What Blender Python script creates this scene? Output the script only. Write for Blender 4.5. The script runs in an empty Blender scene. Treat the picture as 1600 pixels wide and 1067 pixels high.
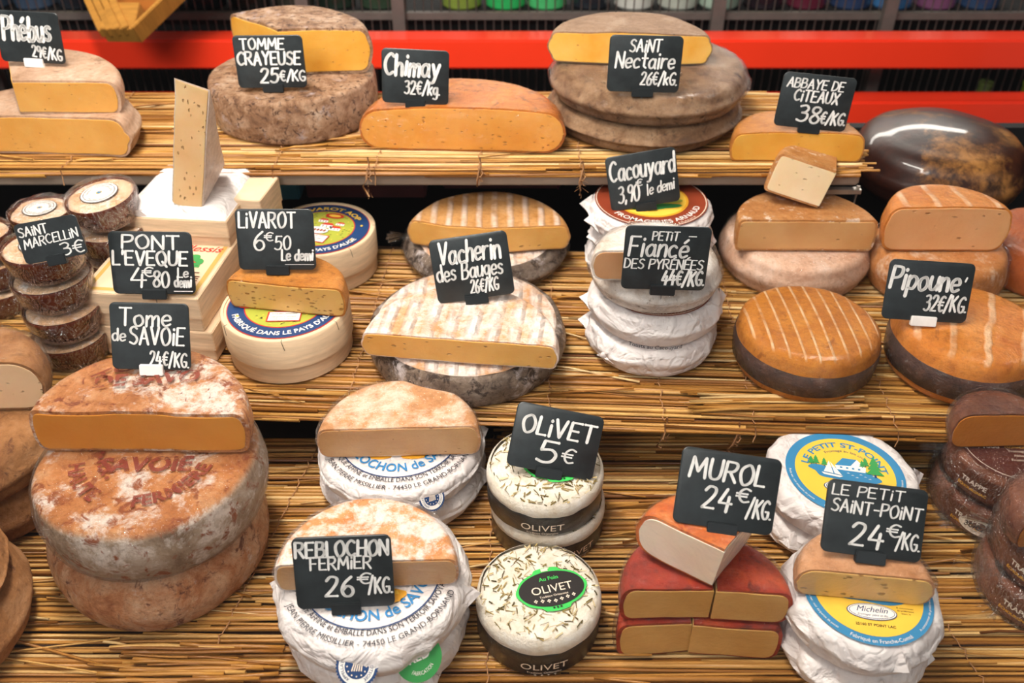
import bpy, math, random
from mathutils import Vector, Matrix, Euler, noise
random.seed(7)
PI = math.pi
sc = bpy.context.scene
C = sc.collection

# ------------------------------------------------------------------ camera, light, exposure
CZ = 1.5
PITCH = math.radians(37.0)
FPX = 1400.0
cam_d = bpy.data.cameras.new('camera'); cam = bpy.data.objects.new('camera', cam_d); C.objects.link(cam)
cam.location = (0, 0, CZ); cam.rotation_euler = (PI/2 - PITCH, 0, 0)
cam_d.sensor_width = 36; cam_d.lens = FPX/1600*36; cam_d.clip_start = .02
cam_d.dof.use_dof = True; cam_d.dof.focus_distance = .74; cam_d.dof.aperture_fstop = 7.0
sc.camera = cam
w = bpy.data.worlds.new('world'); sc.world = w; w.use_nodes = True
wn = w.node_tree.nodes; wl = w.node_tree.links
tc = wn.new('ShaderNodeTexCoord'); sx = wn.new('ShaderNodeSeparateXYZ'); rp = wn.new('ShaderNodeValToRGB')
wl.new(tc.outputs['Generated'], sx.inputs[0]); wl.new(sx.outputs[2], rp.inputs[0])
rp.color_ramp.elements[0].position = .0; rp.color_ramp.elements[0].color = (.20, .19, .19, 1)
rp.color_ramp.elements[1].position = .35; rp.color_ramp.elements[1].color = (.92, .96, 1.0, 1)
wl.new(rp.outputs[0], wn['Background'].inputs[0]); wn['Background'].inputs[1].default_value = .50
sc.view_settings.view_transform = 'Standard'; sc.view_settings.look = 'None'
sc.view_settings.exposure = 0.42; sc.view_settings.gamma = 1; sc.view_settings.use_curve_mapping = False

def area(name, loc, target, sx_, sy_, power, col):
    d = bpy.data.lights.new(name, 'AREA'); d.shape = 'RECTANGLE'; d.size = sx_; d.size_y = sy_; d.energy = power; d.color = col
    o = bpy.data.objects.new(name, d); C.objects.link(o); o.location = loc
    o.rotation_euler = (Vector(target)-Vector(loc)).to_track_quat('-Z', 'Y').to_euler()
    return o
area('shop_ceiling_lamp', (-.20, .50, CZ+.55), (0, .62, 1.0), 1.1, .10, 20.0, (1, .93, .84))
area('shop_back_lamp', (.35, 2.15, CZ+.22), (.1, .9, 1.0), 1.7, .14, 15.0, (1, .93, .84))
area('street_daylight', (-1.1, -1.1, CZ+1.5), (0, .6, .95), 1.2, .9, 52.0, (1.0, .97, .93))

# ------------------------------------------------------------------ picking places on the shelves
cp, sp_ = math.cos(PITCH), math.sin(PITCH)
def ray(px, py):
    u = (px-800)/FPX; v = (py-533.5)/FPX
    return Vector((u, cp - v*sp_, -sp_ - v*cp))
def P(px, py, z):
    r = ray(px, py); t = (z-CZ)/r.z
    return Vector((r.x*t, r.y*t, z))
def PY(px, py, y):
    r = ray(px, py); t = y/r.y
    return Vector((r.x*t, y, CZ+r.z*t))
def proj(p):
    x, y, z = p[0], p[1], p[2]-CZ; d = y*cp - z*sp_
    return 800+FPX*x/d, 533.5+FPX*(-y*sp_-z*cp)/d
def dep(p): return p.y*cp - (p.z-CZ)*sp_
ZT, ZM, ZB = CZ-.420, CZ-.535, CZ-.605

# ------------------------------------------------------------------ mesh helpers
class MB:
    def __init__(s): s.v = []; s.f = []; s.m = []; s.c = []
    def add(s, vs, fs, mi=0):
        b = len(s.v); s.v += [tuple(v) for v in vs]
        for f in fs: s.f.append(tuple(i+b for i in f)); s.m.append(mi)
        return s
    def box(s, x0, x1, y0, y1, z0, z1, mi=0, M=None):
        vs = [Vector((x, y, z)) for z in (z0, z1) for y in (y0, y1) for x in (x0, x1)]
        if M: vs = [M @ v for v in vs]
        return s.add(vs, [(0,2,3,1),(4,5,7,6),(0,1,5,4),(2,6,7,3),(0,4,6,2),(1,3,7,5)], mi)
    def tube(s, pts, rad, n=6, mi=0, cap=True):
        k = len(pts); pts = [Vector(p) for p in pts]; vs = []; fs = []
        for i, p in enumerate(pts):
            d = (pts[min(i+1, k-1)]-pts[max(i-1, 0)]).normalized()
            a = d.cross(Vector((0, 0, 1)));
            if a.length < .01: a = d.cross(Vector((1, 0, 0)))
            a.normalize(); b = d.cross(a)
            r = rad[i] if isinstance(rad, (list, tuple)) else rad
            for j in range(n):
                t = 2*PI*j/n; vs.append(p + a*math.cos(t)*r + b*math.sin(t)*r)
        for i in range(k-1):
            for j in range(n):
                fs.append((i*n+j, i*n+(j+1) % n, (i+1)*n+(j+1) % n, (i+1)*n+j))
        if cap: fs += [tuple(range(n)), tuple(range((k-1)*n, k*n))[::-1]]
        return s.add(vs, fs, mi)
    def disc(s, r, z, mi=0, n=48, rx=None, cx=0, cy=0):
        rx = rx or r
        return s.add([(cx+rx*math.cos(2*PI*i/n), cy+r*math.sin(2*PI*i/n), z) for i in range(n)], [tuple(range(n))], mi)
    def ring(s, r0, r1, z, mi=0, n=64):
        vs = []; fs = []
        for i in range(n):
            a = 2*PI*i/n; vs += [(r0*math.cos(a), r0*math.sin(a), z), (r1*math.cos(a), r1*math.sin(a), z)]
        for i in range(n):
            j = (i+1) % n; fs.append((2*i, 2*i+1, 2*j+1, 2*j))
        return s.add(vs, fs, mi)
    def poly(s, pts, z, mi=0):
        return s.add([(x, y, z) for x, y in pts], [tuple(range(len(pts)))], mi)

def build(name, mb, mats, parent=None, smooth=True, ang=35, loc=None, rot=None):
    me = bpy.data.meshes.new(name); me.from_pydata([tuple(v) for v in mb.v], [], mb.f)
    if not isinstance(mats, (list, tuple)): mats = [mats]
    for m in mats: me.materials.append(m)
    me.polygons.foreach_set('material_index', mb.m)
    if mb.c:
        at = me.attributes.new('shade', 'FLOAT', 'POINT'); at.data.foreach_set('value', mb.c)
    me.update()
    if smooth:
        me.polygons.foreach_set('use_smooth', [True]*len(me.polygons))
        if ang and hasattr(me, 'set_sharp_from_angle'): me.set_sharp_from_angle(angle=math.radians(ang))
    o = bpy.data.objects.new(name, me); C.objects.link(o)
    if parent: o.parent = parent
    if loc is not None: o.location = loc
    if rot is not None: o.rotation_euler = rot
    return o
def tag(o, label=None, cat=None, group=None, kind=None):
    if label: o['label'] = label
    if cat: o['category'] = cat
    if group: o['group'] = group
    if kind: o['kind'] = kind
    return o
def thing(name, label, cat, loc, rot=(0, 0, 0), group=None):
    o = bpy.data.objects.new(name, None); C.objects.link(o); o.empty_display_size = .02
    o.location = loc; o.rotation_euler = rot
    return tag(o, label, cat, group)

def bevel_box(name, sx_, sy_, sz_, m, parent, loc=(0, 0, 0), rot=(0, 0, 0), bev=.001, seg=2):
    import bmesh
    bm = bmesh.new(); bmesh.ops.create_cube(bm, size=1)
    for v in bm.verts: v.co = Vector((v.co.x*sx_, v.co.y*sy_, (v.co.z+.5)*sz_))
    if bev: bmesh.ops.bevel(bm, geom=bm.edges[:], offset=bev, segments=seg, affect='EDGES')
    me = bpy.data.meshes.new(name); bm.to_mesh(me); bm.free(); me.materials.append(m)
    me.polygons.foreach_set('use_smooth', [True]*len(me.polygons)); me.set_sharp_from_angle(angle=math.radians(50))
    o = bpy.data.objects.new(name, me); C.objects.link(o); o.parent = parent; o.location = loc; o.rotation_euler = rot
    return o

# profile of a wheel: list of (r, z) from bottom centre to top centre
def prof(R, h, rc=.006, bulge=0.0, dome=0.0, dr=7, rb=None):
    rb = rc if rb is None else rb
    pts = [(R*.0, 0.0)] + [((R-rb)*i/dr, 0.0) for i in range(1, dr+1)]
    for i in range(1, 6):
        a = -PI/2 + PI/2*i/5; pts.append((R-rb+rb*math.cos(a), rb+rb*math.sin(a)))
    for i in range(1, 6):
        t = i/6; pts.append((R + bulge*math.sin(PI*t), rb+(h-rb-rc)*t))
    for i in range(0, 6):
        a = PI/2*i/5; pts.append((R-rc+rc*math.cos(a), h-rc+rc*math.sin(a)))
    for i in range(dr-1, -1, -1):
        t = i/dr; pts.append(((R-rc)*t, h+dome*(1-t*t)))
    return pts
def revolve(pf, a0=0.0, a1=2*PI, na=96, mi=0, mb=None):
    mb = mb or MB(); full = abs(a1-a0-2*PI) < 1e-6
    n = len(pf); vs = []; fs = []
    cols = na if full else na+1
    for j in range(cols):
        a = a0+(a1-a0)*j/na; c, s = math.cos(a), math.sin(a)
        for r, z in pf: vs.append((r*c, r*s, z))
    for j in range(na):
        k = (j+1) % cols
        for i in range(n-1):
            if pf[i][0] < 1e-9:
                fs.append((j*n+i, k*n+i+1, j*n+i+1))
            elif pf[i+1][0] < 1e-9:
                fs.append((j*n+i, k*n+i, j*n+i+1))
            else: fs.append((j*n+i, k*n+i, k*n+i+1, j*n+i+1))
    if not full:
        fs.append(tuple(range(n))); fs.append(tuple(range(na*n, na*n+n))[::-1])
    return mb.add(vs, fs, mi)
def warp(mb, amp, freq, seed, h, side=1.0, grip=True, oval=0.0, fine=0.0, i0=0):
    sv = Vector((seed*3.17, seed*1.3, seed*7.7))
    for i in range(i0, len(mb.v)):
        v = Vector(mb.v[i]); d = noise.noise_vector(v*freq+sv)*amp
        if fine: d += noise.noise_vector(v*freq*4+sv)*fine
        if grip:
            k = min(1, max(0, v.z/(h*.35))) if h else 1
            d.z *= k*.6
        v = v + d
        if oval: v.x *= 1+oval; v.y *= 1-oval
        mb.v[i] = tuple(v)
    return mb

# ------------------------------------------------------------------ materials
MATS = {}
def lerp(a, b, t): return tuple(a[i]+(b[i]-a[i])*t for i in range(3))
def hexc(s):
    s = s.lstrip('#'); c = [int(s[i:i+2], 16)/255 for i in (0, 2, 4)]
    return tuple(x/12.92 if x <= .04045 else ((x+.055)/1.055)**2.4 for x in c)
def base_mat(name, rough=.6, spec=.4, coat=0.0, sss=0.0):
    m = bpy.data.materials.new(name); m.use_nodes = True; nt = m.node_tree; b = nt.nodes['Principled BSDF']
    b.inputs['Roughness'].default_value = rough; b.inputs['Specular IOR Level'].default_value = spec
    if coat: b.inputs['Coat Weight'].default_value = coat; b.inputs['Coat Roughness'].default_value = .07
    if sss: b.inputs['Subsurface Weight'].default_value = sss; b.inputs['Subsurface Radius'].default_value = (.006, .003, .0015); b.inputs['Subsurface Scale'].default_value = 1.0
    return m, nt, b
def N(nt, t, **k):
    n = nt.nodes.new(t)
    for a, v in k.items():
        if hasattr(n, a): setattr(n, a, v)
        else: n.inputs[a.replace('_', ' ')].default_value = v
    return n
def coords(nt, stretch=(1, 1, 1), rnd=True):
    tc = nt.nodes.new('ShaderNodeTexCoord'); mp = nt.nodes.new('ShaderNodeMapping'); mp.inputs['Scale'].default_value = stretch
    nt.links.new(tc.outputs['Object'], mp.inputs[0])
    if rnd:
        oi = nt.nodes.new('ShaderNodeObjectInfo'); vm = N(nt, 'ShaderNodeVectorMath', operation='SCALE')
        vm.inputs[0].default_value = (13.1, 7.7, 5.3); nt.links.new(oi.outputs['Random'], vm.inputs['Scale'])
        nt.links.new(vm.outputs[0], mp.inputs['Location'])
    return mp.outputs[0]
def ramp(nt, src, stops):
    r = nt.nodes.new('ShaderNodeValToRGB'); e = r.color_ramp.elements
    while len(e) < len(stops): e.new(.5)
    for i, (p, c) in enumerate(stops): e[i].position = p; e[i].color = (c[0], c[1], c[2], 1)
    nt.links.new(src, r.inputs[0]); return r.outputs[0]
def mixc(nt, fac, a, b, blend='MIX'):
    m = nt.nodes.new('ShaderNodeMix'); m.data_type = 'RGBA'; m.blend_type = blend
    for s, v in ((0, fac), (6, a), (7, b)):
        if hasattr(v, 'is_linked') or hasattr(v, 'links'): nt.links.new(v, m.inputs[s])
        else: m.inputs[s].default_value = v if s == 0 else (v[0], v[1], v[2], 1)
    return m.outputs[2]
def bump(nt, hsrc, strength, dist, prev=None):
    b = nt.nodes.new('ShaderNodeBump'); b.inputs['Strength'].default_value = strength; b.inputs['Distance'].default_value = dist
    nt.links.new(hsrc, b.inputs['Height'])
    if prev: nt.links.new(prev, b.inputs['Normal'])
    return b.outputs[0]
W0, W1 = (0, 0, 0), (1, 1, 1)
def rich(c, k=1.0):
    s = min(1, max(0, 1-c[2]/max(c[0], 1e-4)))*k
    return (c[0]*(1-.06*s), c[1]*(1-.20*s), c[2]*(1-.36*s))
def film_normal(nt, base=None, strength=.85):
    # wrinkles of stretched cling film: noise drawn out in one direction
    c = coords(nt, (1, 1, 1)); n = N(nt, 'ShaderNodeTexNoise', Scale=38.0, Detail=5.0, Roughness=.6, Distortion=2.5); nt.links.new(c, n.inputs[0])
    c2 = coords(nt, (.25, 1.6, 1.2)); n2 = N(nt, 'ShaderNodeTexNoise', Scale=160.0, Detail=4.0, Roughness=.6, Distortion=1.0); nt.links.new(c2, n2.inputs[0])
    x = bump(nt, n.outputs[0], strength, .014, base); return bump(nt, n2.outputs[0], strength*.7, .005, x)

def rind(name, stops, sc1=45, dark=None, dk=(.56, .66), sc2=150, white=None, wt=(.55, .68), scw=28, rough=.7, coat=0.0, bmp=.5, bd=.004, ridge=None, side=None, grain=.38, filmn=True):
    if name in MATS: return MATS[name]
    stops = [rich(x) for x in stops]
    m, nt, b = base_mat(name, rough, .35, coat)
    c = coords(nt)
    n1 = N(nt, 'ShaderNodeTexNoise', Scale=float(sc1), Detail=9.0, Roughness=.68, Distortion=.4); nt.links.new(c, n1.inputs[0])
    k = len(stops); col = ramp(nt, n1.outputs[0], [(.30+.4*i/(max(1, k-1)), s) for i, s in enumerate(stops)])
    if side:
        ge = nt.nodes.new('ShaderNodeNewGeometry'); sz_ = nt.nodes.new('ShaderNodeSeparateXYZ'); nt.links.new(ge.outputs['Normal'], sz_.inputs[0])
        sc_ = ramp(nt, n1.outputs[0], [(.32, side[0]), (.5, side[1]), (.66, side[2])])
        col = mixc(nt, ramp(nt, sz_.outputs[2], [(.35, W1), (.8, W0)]), col, sc_)
    if white:
        nw = N(nt, 'ShaderNodeTexNoise', Scale=float(scw), Detail=10.0, Roughness=.75, Distortion=.2); nt.links.new(c, nw.inputs[0])
        col = mixc(nt, ramp(nt, nw.outputs[0], [(wt[0], W0), (wt[1], W1)]), col, white)
    if dark:
        n2 = N(nt, 'ShaderNodeTexNoise', Scale=float(sc2), Detail=7.0, Roughness=.7, Distortion=.6); nt.links.new(c, n2.inputs[0])
        col = mixc(nt, ramp(nt, n2.outputs[0], [(dk[0], W0), (dk[1], W1)]), col, dark)
    nb = N(nt, 'ShaderNodeTexNoise', Scale=sc1*5.0, Detail=8.0, Roughness=.75); nt.links.new(c, nb.inputs[0])
    nrm = bump(nt, nb.outputs[0], min(1, bmp*1.5), bd)
    nf = N(nt, 'ShaderNodeTexNoise', Scale=sc1*7.0, Detail=5.0, Roughness=.8); nt.links.new(c, nf.inputs[0])
    col = mixc(nt, 1.0, col, ramp(nt, nf.outputs[0], [(.36, (1-.55*grain, 1-.62*grain, 1-.70*grain)), (.52, W1), (.66, (1.0, 1.0, 1.0))]), 'MULTIPLY')
    if ridge:   # (scale, direction stretch, colour, strength, distance)
        cr = coords(nt, ridge[1], rnd=False); wv = N(nt, 'ShaderNodeTexWave', Scale=float(ridge[0]), Distortion=1.3, Detail=3.0)
        wv.inputs['Detail Scale'].default_value = .8; nt.links.new(cr, wv.inputs[0])
        geo = nt.nodes.new('ShaderNodeNewGeometry'); sz = nt.nodes.new('ShaderNodeSeparateXYZ'); nt.links.new(geo.outputs['Normal'], sz.inputs[0])
        up = ramp(nt, sz.outputs[2], [(.6, W0), (.9, W1)])
        wf = ramp(nt, wv.outputs['Fac'], ridge[5] if len(ridge) > 5 else [(.55, W0), (.85, W1)])
        f = mixc(nt, 1.0, wf, up, 'MULTIPLY')
        n3 = N(nt, 'ShaderNodeTexNoise', Scale=60.0, Detail=5.0); nt.links.new(c, n3.inputs[0])
        f = mixc(nt, 1.0, f, ramp(nt, n3.outputs[0], [(.32, (.15,)*3), (.6, W1)]), 'MULTIPLY')
        col = mixc(nt, f, col, ridge[2]); nrm = bump(nt, f, ridge[3], ridge[4], nrm)
    nt.links.new(col, b.inputs['Base Color']); nt.links.new(nrm, b.inputs['Normal'])
    if coat and filmn: nt.links.new(film_normal(nt), b.inputs['Coat Normal'])
    MATS[name] = m; return m
def paste(name, c0, c1, holes=.0, hs=110, coat=.25, edge=None):
    if name in MATS: return MATS[name]
    c0, c1 = rich(c0, .8), rich(c1, .8)
    if c0[0]-c0[2] > .33: c0 = (c0[0], c0[1]*.95, c0[2]*1.02); c1 = (c1[0], c1[1]*.97, c1[2]*1.02)
    m, nt, b = base_mat(name, .42, .4, coat, .35)
    c = coords(nt)
    n1 = N(nt, 'ShaderNodeTexNoise', Scale=22.0, Detail=4.0, Roughness=.5); nt.links.new(c, n1.inputs[0])
    col = ramp(nt, n1.outputs[0], [(.3, c0), (.7, c1)])
    nb = N(nt, 'ShaderNodeTexNoise', Scale=130.0, Detail=5.0, Roughness=.6); nt.links.new(c, nb.inputs[0])
    nrm = bump(nt, nb.outputs[0], .25, .002)
    if holes:
        cc = coords(nt, (.8, .8, 1.7)); nd = N(nt, 'ShaderNodeTexNoise', Scale=140.0, Detail=3.0); nt.links.new(cc, nd.inputs[0]); va = N(nt, 'ShaderNodeVectorMath', operation='MULTIPLY_ADD'); nt.links.new(nd.outputs[1], va.inputs[0]); va.inputs[1].default_value = (.006, .006, .006); nt.links.new(cc, va.inputs[2])
        vo = N(nt, 'ShaderNodeTexVoronoi', Scale=float(hs)*1.25, Randomness=1.0); nt.links.new(va.outputs[0], vo.inputs[0])
        nh = N(nt, 'ShaderNodeTexNoise', Scale=50.0, Detail=2.0); nt.links.new(cc, nh.inputs[0])
        th = N(nt, 'ShaderNodeMath', operation='MULTIPLY'); nt.links.new(nh.outputs[0], th.inputs[0]); th.inputs[1].default_value = holes*.8
        sb = N(nt, 'ShaderNodeMath', operation='SUBTRACT'); nt.links.new(th.outputs[0], sb.inputs[0]); nt.links.new(vo.outputs['Distance'], sb.inputs[1])
        # only some of the cells carry an eye
        rn = nt.nodes.new('ShaderNodeSeparateColor'); nt.links.new(vo.outputs['Color'], rn.inputs[0])
        pick = ramp(nt, rn.outputs[0], [(.62, W0), (.68, W1)])
        f = ramp(nt, sb.outputs[0], [(.0, W0), (.12, W1)]); f = mixc(nt, 1.0, f, pick, 'MULTIPLY')
        col = mixc(nt, f, col, lerp(c0, (.12, .05, .01), .48)); inv = N(nt, 'ShaderNodeInvert'); nt.links.new(f, inv.inputs[1])
        nrm = bump(nt, inv.outputs[0], .9, .003, nrm)
    nt.links.new(col, b.inputs['Base Color']); nt.links.new(nrm, b.inputs['Normal'])
    if coat: nt.links.new(film_normal(nt, None, .5), b.inputs['Coat Normal'])
    MATS[name] = m; return m
def plain(name, col, rough=.5, spec=.4, coat=0, var=.12, vs=40, bmp=.0, bd=.002, stretch=(1, 1, 1), metal=0, film=False):
    if name in MATS: return MATS[name]
    m, nt, b = base_mat(name, rough, spec, coat)
    c = coords(nt, stretch); n1 = N(nt, 'ShaderNodeTexNoise', Scale=float(vs), Detail=6.0, Roughness=.6); nt.links.new(c, n1.inputs[0])
    col_ = ramp(nt, n1.outputs[0], [(.3, tuple(x*(1-var) for x in col)), (.7, tuple(min(1, x*(1+var)) for x in col))])
    nt.links.new(col_, b.inputs['Base Color']); b.inputs['Metallic'].default_value = metal
    if bmp: nt.links.new(bump(nt, n1.outputs[0], bmp, bd), b.inputs['Normal'])
    if film: nt.links.new(film_normal(nt), b.inputs['Coat Normal'])
    MATS[name] = m; return m
def film_mat(strong=False):
    key = 'cling%d' % strong
    if key in MATS: return MATS[key]
    m = bpy.data.materials.new('cling_film'); m.use_nodes = True; nt = m.node_tree; nt.nodes.remove(nt.nodes['Principled BSDF'])
    out = nt.nodes['Material Output']; tr = nt.nodes.new('ShaderNodeBsdfTransparent'); gl = nt.nodes.new('ShaderNodeBsdfGlossy'); mx = nt.nodes.new('ShaderNodeMixShader')
    gl.inputs['Roughness'].default_value = .12; nrm = film_normal(nt, None, .8); nt.links.new(nrm, gl.inputs['Normal'])
    fr = N(nt, 'ShaderNodeFresnel', IOR=1.22)
    c = coords(nt, (1, 1, .35)); n = N(nt, 'ShaderNodeTexNoise', Scale=120.0, Detail=5.0, Roughness=.7, Distortion=3.0); nt.links.new(c, n.inputs[0])
    wr = ramp(nt, n.outputs[0], [(.49-.03*strong, W0), (.5, (.22+.30*strong,)*3), (.515+.03*strong, W0)])
    ad = N(nt, 'ShaderNodeMath', operation='ADD'); nt.links.new(fr.outputs[0], ad.inputs[0]); nt.links.new(wr, ad.inputs[1]); ad.use_clamp = True
    mn = N(nt, 'ShaderNodeMath', operation='MINIMUM'); nt.links.new(ad.outputs[0], mn.inputs[0]); mn.inputs[1].default_value = .38; ad = mn
    nt.links.new(ad.outputs[0], mx.inputs[0]); nt.links.new(tr.outputs[0], mx.inputs[1]); nt.links.new(gl.outputs[0], mx.inputs[2]); nt.links.new(mx.outputs[0], out.inputs[0])
    MATS[key] = m; return m
def worn_ink(name, col, lo=.42, hi=.52, sc_=90):
    if name in MATS: return MATS[name]
    m, nt, b = base_mat(name, .7); b.inputs['Base Color'].default_value = (*col, 1)
    c = coords(nt); n = N(nt, 'ShaderNodeTexNoise', Scale=float(sc_), Detail=6.0, Roughness=.7); nt.links.new(c, n.inputs[0])
    a = ramp(nt, n.outputs[0], [(lo, W0), (hi, (.82,)*3)]); nt.links.new(a, b.inputs['Alpha']); MATS[name] = m; return m

M = {}
H = hexc
M['slate'] = plain('slate_board', H('24292b'), .38, .5, var=.35, vs=70)
M['chalk'] = plain('chalk_ink', H('e6e4e1'), .7, .2, var=.12, vs=220)
M['clip_dark'] = plain('dark_clip', H('1f2325'), .3, .5)
M['clip_white'] = plain('white_clip', H('f2ece8'), .45, .4)
M['steel'] = plain('pin_steel', H('9a9a9a'), .3, .5, metal=1)
M['wood_light'] = plain('poplar_veneer', H('e3c7a4'), .6, .3, var=.14, vs=30, stretch=(1, 1, 9), bmp=.2)
M['wood_box'] = plain('box_veneer', H('dcc0a0'), .6, .3, var=.16, vs=26, stretch=(1, 1, 12), bmp=.25)
M['wood_edge'] = plain('box_wood_edge', H('9a6a42'), .6, .3)
M['paper'] = plain('wrapping_paper', H('f3ebe8'), .55, .35, var=.05, vs=60, bmp=.25, bd=.003)
M['paper_cream'] = plain('cream_paper', H('ecdccb'), .55, .35, var=.06, vs=60, bmp=.2)
M['label_pink'] = plain('box_label_paper', H('e8c8a8'), .5, .3, var=.04)
def ink(name, hx, rough=.5): return plain('ink_'+name, H(hx), rough, .3, var=.05)
INK = {k: ink(k, v) for k, v in dict(blue='2f7fb8', navy='22406f', dark='2a2a35', red='c8352b', orange='e5a32c', yellow='f3c64a', green='3f9a52', lime='a9ad42',
       white='f4efe9', black='262221', brown='8a3a22', brown2='57291f', teal='3d86b4', gold='caa45a', lgreen='3fc257', cream='eddcc8', grey='8b8680').items()}

# ------------------------------------------------------------------ printed and hand-painted lettering
_tc = {}
def glyphs(s, bold=.0, shear=0.0):
    k = (s, bold, shear)
    if k in _tc: return _tc[k]
    cu = bpy.data.curves.new('t', 'FONT'); cu.body = s; cu.resolution_u = 3; cu.offset = bold; cu.shear = shear; cu.size = 1
    o = bpy.data.objects.new('t', cu); C.objects.link(o); bpy.context.view_layer.update()
    me = bpy.data.meshes.new_from_object(o.evaluated_get(bpy.context.evaluated_depsgraph_get()))
    vs = [(v.co.x, v.co.y) for v in me.vertices]; fs = [tuple(p.vertices) for p in me.polygons]
    bpy.data.objects.remove(o); bpy.data.curves.remove(cu); bpy.data.meshes.remove(me)
    wd = max([v[0] for v in vs] or [1]); _tc[k] = (vs, fs, wd); return _tc[k]
def text_flat(mb, s, cx, y, size, z, mi, bold=0, rot=0, wx=1.0, shear=0, maxw=None):
    vs, fs, wd = glyphs(s, bold, shear); k = size*wx
    if maxw and wd*k > maxw: k = maxw/wd
    c, sn = math.cos(rot), math.sin(rot); out = []
    for x, yy in vs:
        X = (x-wd/2)*k; Y = yy*size; out.append((cx+X*c-Y*sn, y+X*sn+Y*c, z))
    mb.add(out, fs, mi)
def text_arc(mb, s, r, size, z, mi, mid=-90, span=None, top=False, bold=0, shear=0):
    vs, fs, wd = glyphs(s, bold, shear); out = []
    k = size if span is None else math.radians(span)*r/wd
    for x, y in vs:
        X = (x-wd/2)*k
        if top: a = math.radians(mid) - X/r; rr = r + y*size
        else: a = math.radians(mid) + X/r; rr = r - y*size
        out.append((rr*math.cos(a), rr*math.sin(a), z))
    if not top: pass
    mb.add(out, [f for f in fs], mi)
def text_cyl(mb, s, R, size, z, mi, mid=-90, bold=0, wx=1.0, slope=None):
    vs, fs, wd = glyphs(s, bold); out = []
    for x, y in vs:
        a = math.radians(mid) + (x-wd/2)*size*wx/R; rr = R + (slope(z+y*size) if slope else 0)
        out.append((rr*math.cos(a), rr*math.sin(a), z+y*size))
    mb.add(out, fs, mi)

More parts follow.
